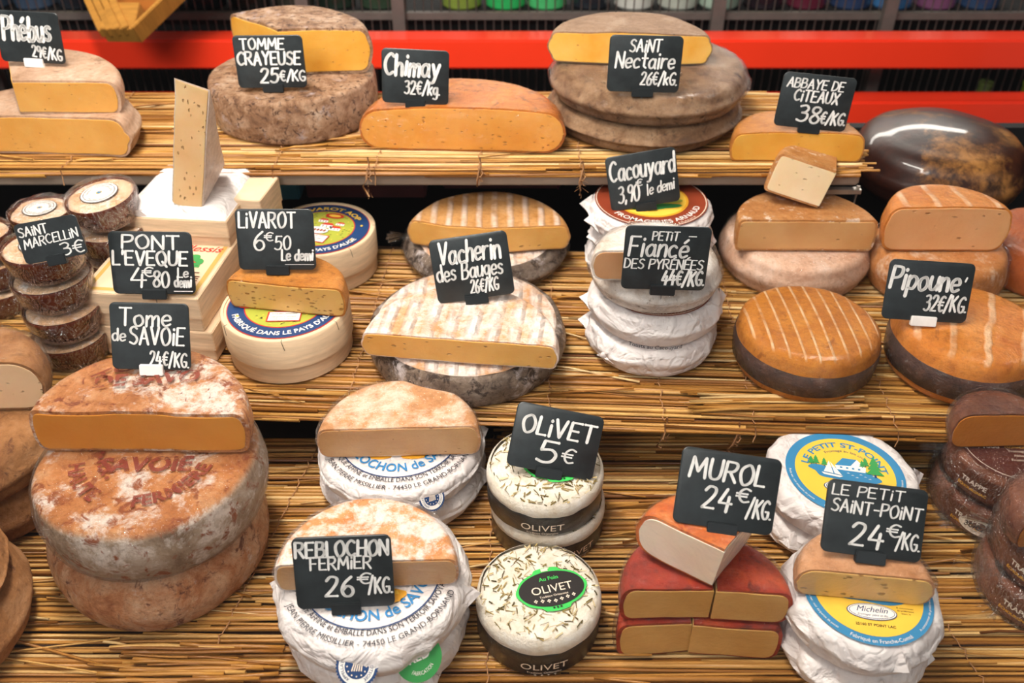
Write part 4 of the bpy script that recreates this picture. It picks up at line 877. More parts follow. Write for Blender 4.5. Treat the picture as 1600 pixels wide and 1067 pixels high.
# dark panels closing the steps behind
b = MB(); b.box(-1.0, 1.0, 1.10, 1.115, ZM-.30, ZT-.06); struct('wall_middle', b, M['darkwall'])
b = MB(); b.box(-1.0, 1.0, .775, .785, ZB-.10, ZM-.013); struct('wall_lower', b, M['darkwall'])
p = P(410, 663, ZB-.0); b = MB(); b.tube([(-.42, .69, ZB+.012), (-.18, .69, ZB+.012)], .0035, 8); o = build('rail_tube', b, plain('grey_tube', H('6a6560'), .35, .4, metal=.3), ang=None); tag(o, 'grey tube in the dark gap behind the left of the lowest mat', 'tube')
pc = PY(862, 345, 1.03)
t = thing('carton', 'dark maroon carton with pale upright letters behind the middle cheeses', 'box', (pc.x-.02, 1.04, ZM))
bevel_box('panel', .15, .05, .088, M['maroon'], t, (-.045, .02, 0), bev=.002)
b = MB(); text_flat(b, 'nou', 0, 0, .030, 0, 0, bold=.02); o = build('lettering', b, INK['cream'], t, smooth=False); o.rotation_euler = (PI/2, -PI/2, 0); o.location = (.012, -.0062, .035)
b = MB(); b.box(.026, .028, -.0058, -.005, .0, .088); build('stripe', b, plain('plum_ink', H('6a2440'), .5, .3), t, smooth=False)
pw = PY(720, 340, 1.0)
o = bevel_box('carton', .15, .06, .085, M['maroon'], None, (pc.x-.235, 1.04, ZM), bev=.002); tag(o, 'plain dark maroon carton left of the lettered carton behind the middle row', 'box')
o = bevel_box('carton', .035, .05, .09, plain('teal_reflection', H('4f93a6'), .5, .4), None, (pc.x-.335, 1.03, ZM), bev=.002); tag(o, 'narrow teal block standing in for a bluish reflection behind the hanging twine', 'box')  # added block, coloured like the bluish reflection of a person in the window

# mats
ZR = .0
xe = P(1352, 262, ZT).x
reed_mat_thing('reed mat of the uppermost row, ragged at its right end', -.90, xe, .862, 1.075, ZT, 11, lip=1, ends=(.02, .02), twines=((P(118, 240, ZT).x, .02), (P(437, 240, ZT).x, .0), (P(592, 240, ZT).x, 0), (P(750, 240, ZT).x, .0), (P(905, 240, ZT).x, .0)), loose=60)
reed_mat_thing('wide reed mat under the middle row of cheeses', -.92, .92, .603, .888, ZM, 12, rot=-2.7, lip=2, twines=((P(556, 560, ZM).x, .0), (P(1027, 600, ZM).x, 0), (P(1160, 600, ZM).x, .02), (P(1368, 600, ZM).x, .02), (P(855, 600, ZM).x, 0)), loose=120)
reed_mat_thing('reed mat under the lowest row of cheeses', -.72, .72, .30, .648, ZB, 13, lip=0, twines=((P(300, 1000, ZB).x, .18), (P(765, 900, ZB).x, 0), (P(1530, 1000, ZB).x, -.15)), loose=150)
# overlapping second mat at the back centre, and cut reed ends lying over it at the front left
reed_mat_thing('darker reed mat tucked under the shelf behind the green ringed cheese', P(770, 690, ZB).x, P(1385, 690, ZB).x, .640, .762, ZB+.004, 14, lip=0, loose=25)
def reed_overlay(label, x0, x1, y0, y1, z, seed, n=90):
    rr = random.Random(seed); t = thing('reed_bundle', label, 'reeds', ((x0+x1)/2, y0, z)); L = x1-x0
    for k in range(n):
        m1 = MB(); y = (y1-y0)*k/n; ln = L*rr.uniform(.55, 1.0)
        xa = -L/2+rr.uniform(0, .03) if k % 3 else -L/2+rr.uniform(.0, .08); reed(m1, xa, min(L/2, xa+ln), y, y+rr.gauss(0, .002), .0015+rr.uniform(0, .002), .0015+rr.uniform(0, .002), rr.choice((.001, .0014, .0018)), rr)
        build('reed', m1, REED, t, ang=None)
pa = P(160, 1010, ZB)
reed_overlay('overlapping cut reed ends in front of the stamped tan wheels', P(150, 1040, ZB).x, P(440, 1040, ZB).x, .350, .412, ZB+.001, 21, 34)
pa = P(1060, 640, ZM)
reed_overlay('loose cut reed ends on the mat front right of the white paper wheels', pa.x, pa.x+.17, .603, .632, ZM+.001, 22, 16)
twine_knot(576, 262, .853, .012, 'frayed twine hanging from the top shelf above the round cheese box', 1)
twine_knot(910, 268, .853, .006, 'frayed twine knot hanging left of the leaning tag on the brown label wheel', 2)
twine_knot(750, 262, .853, -.012, 'short frayed twine end above the peach ridged half', 5)
twine_knot(1040, 668, .596, .002, 'twine loop hanging under the middle mat right of the tilted 5 € tag', 3)
twine_knot(1152, 675, .590, .004, 'twine loop hanging under the middle mat above the tag with 24 €', 4)
# angled golden wooden tray at the top left
t = thing('wooden_tray', 'golden wooden tray corner hanging into the top left of the view', 'tray', PY(195, 66, 1.36))
t.rotation_euler = (math.radians(32), 0, math.radians(-2))
bevel_box('front_block', .052, .05, .030, M['gold_wood'], t, (0, .025, 0), bev=.001)
for k in range(4):
    o = bevel_box('slat', .010, .32, .016, M['gold_wood'], t, (-.024+k*.013-.16*math.sin(math.radians(30)), .16*math.cos(math.radians(30)), .012+k*.002), (0, 0, math.radians(30)), bev=.001)
bevel_box('side_wall', .006, .34, .034, M['gold_wood'], t, (.024+.17*math.sin(math.radians(33)), .17*math.cos(math.radians(33)), .0), (0, 0, math.radians(-33)), bev=.001)
b = MB(); b.add([(-.024, .02, .004), (.024, .02, .004), (.19, .28, .004), (-.16, .28, .004), (-.024, .02, .008), (.024, .02, .008), (.19, .28, .008), (-.16, .28, .008)], [(3, 2, 1, 0), (4, 5, 6, 7), (0, 1, 5, 4), (1, 2, 6, 5), (2, 3, 7, 6), (3, 0, 4, 7)]); build('bottom_panel', b, plain('amber_panel', H('9a5a24'), .3, .5), t, smooth=False)
b = MB(); b.tube([(-.05, .2, .06), (-.05, .26, .35)], .003, 6); b.tube([(.05, .2, .06), (.05, .26, .35)], .003, 6); build('hanger', b, M['wire'], t)

# ------------------------------------------------------------------ TOP ROW
g = 'cut cheeses of the top row'
# far left: two halves of a honey coloured cheese
half('lower honey-coloured half cheese at the top left, cut face to the front', 62, 240, 318, ZT, .043, M['phebus'], M['p_pheb'], rot=-2, rc=.014, bulge=.004, seed=3, a0=-3, a1=180, amp=.002, film=False)
half('upper honey-coloured quarter with white side face, lying on another half at top left', 34, 178, 300, ZT+.0440, .036, M['phebus'], M['p_pheb'], rot=4, a0=0, a1=112, R=.104, rc=.010, seed=4, amp=.002, tilt=(.02, .03))
# chalky wheel and its half
c, R = centre(458, 229, 266, ZT, .048)
o, pf = wheel('chalky brown wheel under a tall yellow piece, left of the top row', c, R, .050, M['crayeuse'], rc=.005, bulge=.002, seed=5, amp=.0020, fine=.0006, dome=.001)
piece('tall yellow cut cheese with chalky top, resting on the brown wheel', P(444, 118, ZT+.0515), .099, .050, M['crayeuse'], M['p_yellow'], 7, 134, rot=0, rc=.012, bulge=.003, seed=6, amp=.0035, rt=.003, dome=.002)
# glossy caramel loaf half
half('glossy caramel loaf-shaped half cheese in tight film, middle of the top row', 722, 236, 326, ZT, .046, M['chimay'], M['p_chim'], rot=-3, rc=.022, rb=.020, rt=.0022, seed=7, amp=.0015, dome=.004)
# grey wheels
c, R = centre(1008, 247, 296, ZT, .03); c1 = c.copy()
wheel('lower of two grey brown wheels stacked in the top row', c, R, .033, M['grey_rind'], rc=.013, bulge=.005, seed=8, amp=.003)
wheel('upper grey brown wheel with a yellow half on it, top row', c+Vector((.002, -.002, .0335)), R*1.01, .033, M['grey_rind'], rc=.011, bulge=.004, seed=9, amp=.003, film=True)
half('yellow half cheese with grey top above the grey wheels', 985, 103, 250, ZT+.068, .034, M['nectaire_top'], M['p_nect'], rot=0, rc=.007, bulge=.004, seed=10, amp=.0035, a0=3, a1=171, rt=.0016, dome=.002)
# tan half right
half('smooth tan half cheese at the right end of the top row', 1246, 252, 214, ZT, .031, M['citeaux'], M['p_yellow'], rot=-1, rc=.010, rb=.006, seed=11, amp=.0015, rt=.0016, dome=.002)
# dark wax wheel
c, R = centre(1492, 372, 312, ZM+.002, .09)
wheel('very large dark brown waxed wheel at the right, behind the cut cheeses', c+Vector((0, .035, 0)), R, .072, M['darkwax'], rc=.030, bulge=.004, seed=12, amp=.003, dome=.012, rb=.02)

# ------------------------------------------------------------------ MIDDLE ROW
# potted cheeses, three stacks
gp = 'potted cheeses in brown dishes'
ch = .0275
def cups(cx, yb, wpx, n, names, seed, tilts=None, z=ZM, hh=.027, wf=True):
    c, R = centre(cx, yb, wpx, z, .026)
    rr = random.Random(seed)
    for i in range(n):
        off = Vector((rr.uniform(-.002, .002), rr.uniform(-.002, .002), i*(hh+.0050)))
        tl = (0, 0) if not (tilts and i == n-1) else tilts
        cup(names[i], c+off+Vector((0, 0, .003 if tl != (0, 0) else 0)), R, hh, seed*10+i, gp, tilt=tl, rot=rr.uniform(-20, 20))
cups(118, 588, 134, 4, ['lowest dish of the front stack at the left edge', 'second dish from the bottom in the front stack at the left edge', 'third dish from the bottom in the front stack at the left edge, its film crumpled', 'top dish of the front left stack, under the lettered 3 € tag'], 31)
cups(205, 500, 116, 4, ['lowest dish of the stack behind, left of the square boxes', 'second dish of the stack left of the square boxes', 'third dish left of the square boxes, half hidden by the 3 € tag', 'top dish left of the square boxes, tilted, with round label'], 32, tilts=(.06, -.10))
cups(96, 468, 108, 3, ['lowest dish of the rear stack under the honey-coloured halves', 'middle dish of the rear left stack', 'top dish of the rear left stack, loosely wrapped in clouded film'], 33)
cups(8, 505, 104, 3, ['lowest dish at the left edge behind the front stack', 'middle dish at the left edge behind the front stack', 'top dish at the left edge, cut by the frame, behind the 3 € tag'], 34)

# square boxes
def sqbox(label, xl, xr_, yb, z, hgt, rot, s=None):
    a, b_ = P(xl, yb, z), P(xr_, yb, z); W = (b_-a).length if s is None else s
    m = (a+b_)/2; r = math.radians(rot); c = m + Vector((-math.sin(r), math.cos(r), 0))*W/2
    return square_box(label, c, W, hgt, rot, 'square wooden cheese boxes'), c, W
t1, c1_, w1_ = sqbox('lowest square wooden box of the front stack behind the big stamped half', 163, 345, 560, ZM, .0345, -6)
t2, c2_, w2_ = sqbox('square wooden box with printed lid, carrying the 4 €80 tag', 138, 322, 514, ZM+.035, .038, -6, s=w1_*1.02)
c2_ = c2_  # printed lid
mb = MB(); s = w2_/2-.004; z = .0383
mb.box(-s, s, -s, s, z-.0003, z, 0)
for k, mi in ((.985, 1), (.90, 0)): mb.poly([(-s*k, -s*k), (s*k, -s*k), (s*k, s*k), (-s*k, s*k)], z+.0002+(1-k)*.001, mi)
text_flat(mb, 'du Plessis', s*.35, s*.42, s*.30, z+.0006, 2, shear=.3, bold=.01, rot=.0)
mb.poly([(s*.18, -s*.12), (s*.72, -s*.12), (s*.72, -s*.04), (s*.18, -s*.04)], z+.0005, 3)
for (x, y, q) in ((.3, .08, .1), (.62, .06, .12), (.52, .2, .11), (.25, -.02, .08), (.42, .22, .09)):
    mb.disc(s*q, z+.0006+q*.001, 3, 14, cx=s*x, cy=s*y)
mb.poly([(s*.34, -s*.1), (s*.58, -s*.1), (s*.58, s*.02), (s*.34, s*.02)], z+.0009, 4); mb.poly([(s*.30, s*.02), (s*.62, s*.02), (s*.46, s*.16)], z+.001, 2)
mb.poly([(-s*.8, -s*.3), (s*.8, -s*.3), (s*.8, -s*.27), (-s*.8, -s*.27)], z+.0006, 5)
text_flat(mb, 'AUTHENTIQUE', s*.1, -s*.55, s*.22, z+.0006, 5, bold=.02)
build('printed_label', mb, [M['label_pink'], INK['gold'], INK['red'], INK['green'], INK['cream'], INK['brown2']], t2, smooth=False)
t3, c3_, w3_ = sqbox('lower square box of the rear stack, mostly hidden', 203, 372, 463, ZM, .0355, -6, s=.104)
t3b, _, _ = sqbox('middle square box of the rear stack, mostly hidden', 200, 370, 423, ZM+.036, .036, -6, s=.104)
t4, c4_, w4_ = sqbox('uppermost square wooden box with white paper folded over its top', 196, 362, 384, ZM+.0725, .030, -6, s=.110)
# paper lump in the box
import bmesh
mb = MB(); n = 20; s = w4_*.485
for j in range(n+1):
    for i in range(n+1):
        x = -s+2*s*i/n; y = -s+2*s*j/n; e = min(1, min(i, n-i, j, n-j)/2.2)
        zz = .030 + .010*min(1, e)**.6 + .0018*noise.noise(Vector((x*50, y*50, 3)))*e + (-.001 if e == 0 else 0)
        mb.v.append((x, y, zz))
for j in range(n):
    for i in range(n): mb.f.append((j*(n+1)+i, j*(n+1)+i+1, (j+1)*(n+1)+i+1, (j+1)*(n+1)+i)); mb.m.append(0)
b0_ = len(mb.v); mb.add([(-s, -s, .0302), (s, -s, .0302), (s, s, .0302), (-s, s, .0302)], [(3, 2, 1, 0)])
mb.add([(-s, -s-.0006, .0315), (-s*.6, -s-.0012, .0385), (-s*.45, -s-.0012, .0315)], [(0, 1, 2), (2, 1, 0)]); 
build('folded_paper', mb, M['paper'], t4, ang=40)
t5, _, _ = sqbox('square box standing behind the papered box, only its right corner seen', 330, 425, 372, ZM+.062, .045, -8, s=.055)
t5b, _, _ = sqbox('lower box behind the papered box carrying the small corner box', 326, 432, 452, ZM, .061, -8, s=.060)
# upright wedge standing on the papered box
tip = P(291, 322, ZM+.0725+.0412)
t = thing('cut_cheese', 'tall thin wedge with pitted cream face standing upright on the papered box', 'cheese', tip+Vector((.022, -.010, .131)), (0, 0, 0))
t.rotation_mode = 'QUATERNION'
Mx = Matrix(((0, 0, 1), (0, 1, 0), (-1, 0, 0)))
t.rotation_quaternion = (Matrix.Rotation(math.radians(17), 3, 'Y') @ Matrix.Rotation(math.radians(-4), 3, 'Z') @ Matrix.Rotation(math.radians(7), 3, 'X') @ Mx).to_quaternion()
def wedge_solid(R, hh, z0, sh, name_, mat_, rc):
    pf = prof(R, hh, rc, .002, 0); n = len(pf); na = 16; A1 = math.radians(27); mb = revolve(pf, 0, A1, na); mb.f = mb.f[:-2]; mb.m = mb.m[:-2]
    for base, flip in ((0, 0), (na*n, 1)):
        for i in range(n//2-1):
            q = (base+i, base+i+1, base+n-2-i, base+n-1-i); mb.f.append(q if not flip else q[::-1]); mb.m.append(0)
        q = (base+n//2-1, base+n//2, base+n//2+1); mb.f.append(q if not flip else q[::-1]); mb.m.append(0)
    mb.v = [(x+sh[0], y+sh[1], z+z0) for x, y, z in mb.v]; warp(mb, .0016, 30, 41, 0, grip=False, fine=.0006); build(name_, mb, mat_, t, ang=38)
wedge_solid(.136, .031, 0, (0, 0), 'rind', M['brie_rind'], .003)
wedge_solid(.1345, .0285, .00125, (.001, -.0009), 'cut_face', M['p_brie'], .002)

# round boxes and the pitted half
c, R = centre(449, 603, 212, ZM, .05)
round_box('round wooden box with blue ring label, carrying the pitted half cheese', c, R, .051, 6, 'LIVAROT AOP', 'round wooden cheese boxes')
half('pitted yellow half cheese with amber rind on the front round box', 449, 487, 188, ZM+.0516, .031, M['livarot'], M['p_liv'], rot=-9, rc=.006, bulge=.0015, seed=44, amp=.002, fine=.0006, rt=.0018, film=False)
c, R = centre(503, 464, 180, ZM, .05)
round_box('round wooden box with blue ring label, behind the 6 €50 tag', c, R, .050, -14, 'LIVAROT AOP', 'round wooden cheese boxes')

# ridged peach cheeses
c, R = centre(758, 465, 250, ZM, .035)
o, pf = wheel('peach wheel wrapped in clear film, behind the tag lettered 26 € over the ridged half', c, R, .030, M['vach_side'], rc=.009, bulge=.004, seed=51, amp=.002, film=True)
mb = revolve([(0, .0307), (R*.5, .0312), (R*.80, .0310), (R*.88, .0302), (R*.90, .0290)], na=96); warp(mb, .0008, 40, 51, 0, grip=False); build('bloomy_top', mb, M['vach'], o, ang=None)
film_tail(o, -R*1.0, -.01, .03, -1, -.1, 1.2)
half('tan ridged half cheese in film on the rear peach wheel', 763, 396, 252, ZM+.0340, .030, M['vach2'], M['p_vach'], rot=0, rc=.008, bulge=.002, seed=52, amp=.003, a0=7, a1=167, rt=.0018)
c, R = centre(728, 641, 304, ZM, .04)
o, pf = wheel('grey barked wheel with fluffy peach top at the front edge of the middle row', c, R, .034, M['vach_side'], rc=.006, bulge=.003, seed=53, amp=.002, fine=.0006)
mb = revolve([(0, .0350), (R*.3, .0366), (R*.6, .0370), (R*.85, .0366), (R*.92, .0352), (R*.93, .0338)], na=120)
for i, v in enumerate(mb.v): mb.v[i] = (v[0], v[1], v[2]+.0012*noise.noise(Vector(v)*55))
build('bloomy_top', mb, M['vach'], o, ang=None)
half('white ridged half cheese with gold cut face, front of the middle row', 718, 566, 306, ZM+.0395, .026, M['vach'], M['p_vach'], rot=-7, rc=.006, bulge=.002, seed=54, amp=.0016, fine=.0006, rt=.0016)

# white paper wheels and the mottled cheese
gw = 'white paper wrapped wheels'
c, R = centre(1018, 600, 208, ZM, .03)
wrapped('lowest white paper wheel of the front centre stack', c, R, .034, 61, rot=10, flaps=(20, 160, 210))
o = wrapped('white paper wheel with a brown ring label under the mottled cheese', c+Vector((.001, .002, .0345)), R*1.01, .033, 62, rot=-8, flaps=(185, 5))
def cacou(o, R, h, rot):
    z = h+.0012; mb = MB(); r = R*.82
    mb.disc(r, z, 0, 72); mb.ring(r*.965, r*.98, z+.0002, 1); mb.disc(r*.66, z+.0002, 2, 64); mb.disc(r*.62, z+.0004, 3, 64)
    text_arc(mb, 'FROMAGERIES ARNAUD', r*.875, r*.155, z+.0004, 4, mid=-85, span=125, bold=.01)
    text_arc(mb, 'LE CACOUYARD', r*.72, r*.15, z+.0004, 4, mid=90, span=95, top=True)
    text_arc(mb, '39800 POLIGNY - FRANCE', r*.955, r*.06, z+.0004, 1, mid=-85, span=80)
    for (x, y, a, b_, mi) in ((-.25, -.2, .3, .1, 5), (.15, -.28, .35, .09, 6), (.3, -.1, .25, .08, 5), (.05, .1, .22, .1, 2), (.28, -.28, .10, .06, 0), (-.1, -.35, .3, .06, 6)):
        mb.disc(r*b_, z+.0006+a*.0004, mi, 24, rx=r*a, cx=r*x, cy=r*y)
    build('printed_label', mb, [INK['brown'], INK['cream'], INK['orange'], INK['yellow'], INK['white'], INK['lime'], INK['green']], o, smooth=False, rot=(0, 0, math.radians(rot)))
cacou(o, R*1.01, .033, 0)
mb = MB(); text_cyl(mb, 'Toasts au Cacouyard', R*1.03, .0058, .006, 0, mid=-88, bold=.01); build('printed_line', mb, INK['dark'], o, smooth=False)
cf = c + Vector((-.002, .004, .069)); Rf = R*.93
o, pf = wheel('mottled white wheel with a paper strip, third in the front centre stack', cf, Rf, .037, M['fiance'], rc=.015, bulge=.003, seed=63, amp=.003, rb=.012, film=True)
b = MB(); b.box(-.035, .036, -Rf*.86, -Rf*.62, .0382, .0390, 0); text_flat(b, 'FROMAGE FERMIER AU LAIT CRU', 0, -Rf*.74, .0045, .0393, 1, maxw=.064); text_flat(b, 'PYRENEES - FRANCE', 0, -Rf*.81, .0035, .0393, 1, maxw=.04)
build('paper_strip', b, [M['paper_cream'], INK['brown']], o, smooth=False)
half('small half cheese with fudge-coloured cut face behind the 44 € tag', 1014, 438, 178, ZM+.1075, .030, M['fiance'], M['p_fia'], rot=0, rc=.010, seed=64, amp=.002, rt=.0018)
c, R = centre(1014, 468, 204, ZM, .08)
wrapped('lowest white paper wheel of the rear centre stack', c, R, .0275, 65, rot=30, flaps=(10, 350))
o = wrapped('middle white paper wheel of the rear centre stack, brown label peeking out right', c+Vector((.004, 0, .028)), R, .0275, 66, flaps=(350, 190)); cacou(o, R, .0275, 5)
o = wrapped('topmost white paper wheel with full brown ring label, under the leaning 3,90 tag', c+Vector((0, -.003, .056)), R*1.0, .0275, 67, flaps=(195, 170)); cacou(o, R*1.08, .0275, 3)

# right hand wheels
c, R = centre(1243, 476, 236, ZM, .04)
wheel('pink white wheel under a netted half, right of the paper stacks', c, R, .042, M['pinkrind'], rc=.010, bulge=.004, seed=71, amp=.002, film=True)
o = half('netted tan half cheese carrying a small wedge, right of the middle row', 1259, 392, 228, ZM+.044, .037, M['tanorange'], M['p_tan'], rot=0, rc=.006, bulge=.001, seed=72, amp=.0018, rt=.0025)
tipw = P(1272, 322, ZM+.0825)
piece('small wedge with whitish face leaning on the netted tan half', tipw+Vector((.002, -.006, .001)), .060, .043, M['tanorange'], M['p_white'], 72, 168, seed=73, rc=.005, amp=.002, rt=.0022, tilt=(-.02, .26))
c, R = centre(1462, 498, 226, ZM, .04)
wheel('pale orange wheel with a film band behind the tag 32 € at the right', c, R, .052, M['amberwheel'], rc=.010, bulge=.003, seed=74, amp=.002, film=True)
half('tall peach-faced half cheese with amber top at the right of the middle row', 1478, 392, 212, ZM+.0535, .050, M['pip2'], M['p_pip'], rot=-1, rc=.012, bulge=.002, seed=75, amp=.0018, rt=.002, dome=.002)
c = P(1640, 470, ZM)
wheel('glossy amber block-like wheel cut by the right edge of the frame', c+Vector((.012, .05, 0)), .062, .055, rind('amber_gloss', [h('9c4a10'), h('b5601a')], 20, coat=1.0, bmp=.1), rc=.010, seed=76, amp=.001)
def banded(label, cx, yb, wpx, hh, mat_, seed, rot, tilt=(0, 0)):
    c, R = centre(cx, yb, wpx, ZM, hh)
    o, pf = wheel(label, c, R*.985, hh, mat_, rc=.012, bulge=.002, seed=seed, amp=.0016, rot=rot, dome=.003, fine=.0004, rb=.010)
    mb = revolve([(R*.975, .0115), (R*1.012, .012), (R*1.024, hh*.5), (R*1.012, hh-.018), (R*.975, hh-.0175)], na=112); warp(mb, .0016, 16, seed, hh, fine=.0004)
    build('bark_band', mb, M['bark'], o, ang=None)
    return o, R
banded('amber wheel scored with pale stripes and girdled with dark bark, front right', 1262, 637, 240, .052, M['pip'], 81, 0)
banded('glossy orange wheel girdled with dark bark, carrying the 32 € tag at the right', 1512, 646, 272, .054, M['pip2'], 82, math.radians(-25))

# ------------------------------------------------------------------ BOTTOM ROW
# far left
c = P(-38, 850, ZB); c2l = P(-50, 1000, ZB)
wheel('rough tan wheel at the left edge, second row back', c+Vector((0, .055, 0)), .069, .050, M['tan_rind'], rc=.018, bulge=.003, seed=91, amp=.004, fine=.001)
wheel('rough tan wheel under the bone-faced half at the left edge', c+Vector((.0, .05, .051)), .072, .050, M['tan_rind'], rc=.018, bulge=.003, seed=92, amp=.004, fine=.001)
half('half cheese with bone-coloured pitted face at the left edge', -40, 641, 236, ZB+.103, .050, M['tan_rind'], M['p_left'], rot=2, rc=.020, seed=93, amp=.002, R=.066, film=True)
wheel('large rough tan wheel at the lower left corner of the frame', c2l+Vector((-.038, .0, 0)), .086, .052, M['tan_rind'], rc=.020, bulge=.003, seed=94, amp=.004, fine=.001)
wheel('second rough tan wheel resting on the lower left corner wheel', c2l+Vector((-.038, -.002, .053)), .082, .020, M['tan_rind'], rc=.008, bulge=.002, seed=95, amp=.003, fine=.001)
# stamped big wheels
c, R = centre(247, 996, 352, ZB, .05)
wheel('lowest big tan wheel of the stamped stack at the lower left', c, R, .056, M['savoie'], rc=.016, bulge=.003, seed=101, amp=.003, fine=.0006, rb=.012, tilt=(0, 0))
cB, RB = centre(232, 918, 376, ZB+.0575, .053)
o, pf = wheel('big wheel with red brown stamped letters under the golden half', cB, RB, .053, M['savoie_orange'], rc=.010, bulge=.003, seed=102, amp=.0025, fine=.0004, rb=.012)
mb = MB(); z = .0545
text_flat(mb, 'SAVOIE', RB*.05, -RB*.22, RB*.25, z, 0, bold=.04, rot=.05)
text_arc(mb, 'FERMIERE', RB*.66, RB*.19, z, 0, mid=-48, span=72, bold=.035)
text_arc(mb, 'HAUTE', RB*.66, RB*.19, z, 0, mid=-142, span=52, bold=.035)
for k in range(9):
    a = math.radians(160+k*9); mb.disc(RB*.022, z, 0, 8, cx=RB*.40*math.cos(a), cy=RB*.40*math.sin(a))
ob = build('stamped_letters', mb, worn_ink('stamp_ink', h('7a2a18'), .36, .46, 120), o, smooth=False)
for v in ob.data.vertices: v.co.z = z + .0004 + noise.noise_vector(Vector((v.co.x, v.co.y, .053))*16+Vector((102*3.17, 102*1.3, 102*7.7))).z*.0025*.6 + noise.noise_vector(Vector((v.co.x, v.co.y, .053))*64+Vector((102*3.17, 102*1.3, 102*7.7))).z*.0004*.6
hs = ZB+.1125
t, pf = half('big half cheese with golden cut face and stamped top, lower left', 218, 706, 352, hs, .042, M['savoie_half'], M['p_savoie'], rot=-1, rc=.008, bulge=.002, seed=103, amp=.0028, fine=.0010, rt=.0032)
mb = MB(); RH = .085
text_flat(mb, 'DE SAVO', 0, .030, .020, .0445, 0, bold=.04, rot=.12, wx=1.0); text_arc(mb, 'TOME', .050, .015, .0445, 0, mid=105, span=70, top=True, bold=.03)
ob = build('stamped_letters', mb, worn_ink('stamp_ink2', h('7a2e1c'), .40, .50, 110), t, smooth=False)
mb = revolve([(RB*.86, .0546), (RB*.5, .0552), (0, .0554)], na=64)
# cling film lying on the stamped wheels
film_over(prof(RB*.995, .0545, .010, .003), o, 102, amp=.0008)

# blue-lettered paper cheeses
gr = 'paper wheels with blue ring lettering'
c, R = centre(628, 850, 268, ZB, .035)
wrapped('lower white paper wheel of the rear stack with blue lettering', c, R, .029, 111, rot=20, flaps=(205, 330))
o = wrapped('paper wheel with blue ring lettering below the pale tan half, rear', c+Vector((0, -.002, .0295)), R*.985, .0285, 112, flaps=(20,)); reblochon_print(o, R*.985, .0285, 5); Rr = R
seal(o, (R*.42, -R*.86, .0185), (.32, -.68, .66), .0115)
half('pale tan half cheese in film lying on the rear blue lettered wheel', 622, 712, 254, ZB+.0600, .033, M['reblo2'], M['p_reb'], rot=2, rc=.009, seed=113, amp=.0012, rt=.0018, film=True)
c = P(576, 925, ZB+.067); R = 322/2*(dep(c))/FPX*.985
c0 = Vector((c.x, .430, ZB))
wrapped('lower white paper wheel of the front stack with blue lettering', c0, R*.97, .0335, 114, rot=50, flaps=(210, 335, 260), puff=1.3)
o = wrapped('large paper wheel with blue ring lettering, front, behind the 26 € tag', c0+Vector((0, 0, .0340)), R, .0335, 115, flaps=(180, 350), puff=1.2); reblochon_print(o, R, .0335, 6)
seal(o, (R*-.03, -R*.985, .0225), (0, -.68, .73), .0150)
mb = MB(); mb.disc(.017, 0, 0, 32); text_flat(mb, 'RED', 0, -.002, .009, .0003, 1, bold=.02); text_arc(mb, 'FABRICATION', .012, .004, .0003, 1, mid=-90, span=90)
og = build('green_sticker', mb, [INK['green'], INK['white']], o, smooth=False); og.rotation_euler = (math.radians(48), 0, math.radians(28)); og.location = (R*.52, -R*.80, .012)
half('orange white half cheese on the front blue lettered wheel, behind the 26 € tag', 572, 918, 286, ZB+.0690, .029, M['reblo'], M['p_reb'], rot=3, rc=.007, seed=116, amp=.0012, rt=.0018, film=True)

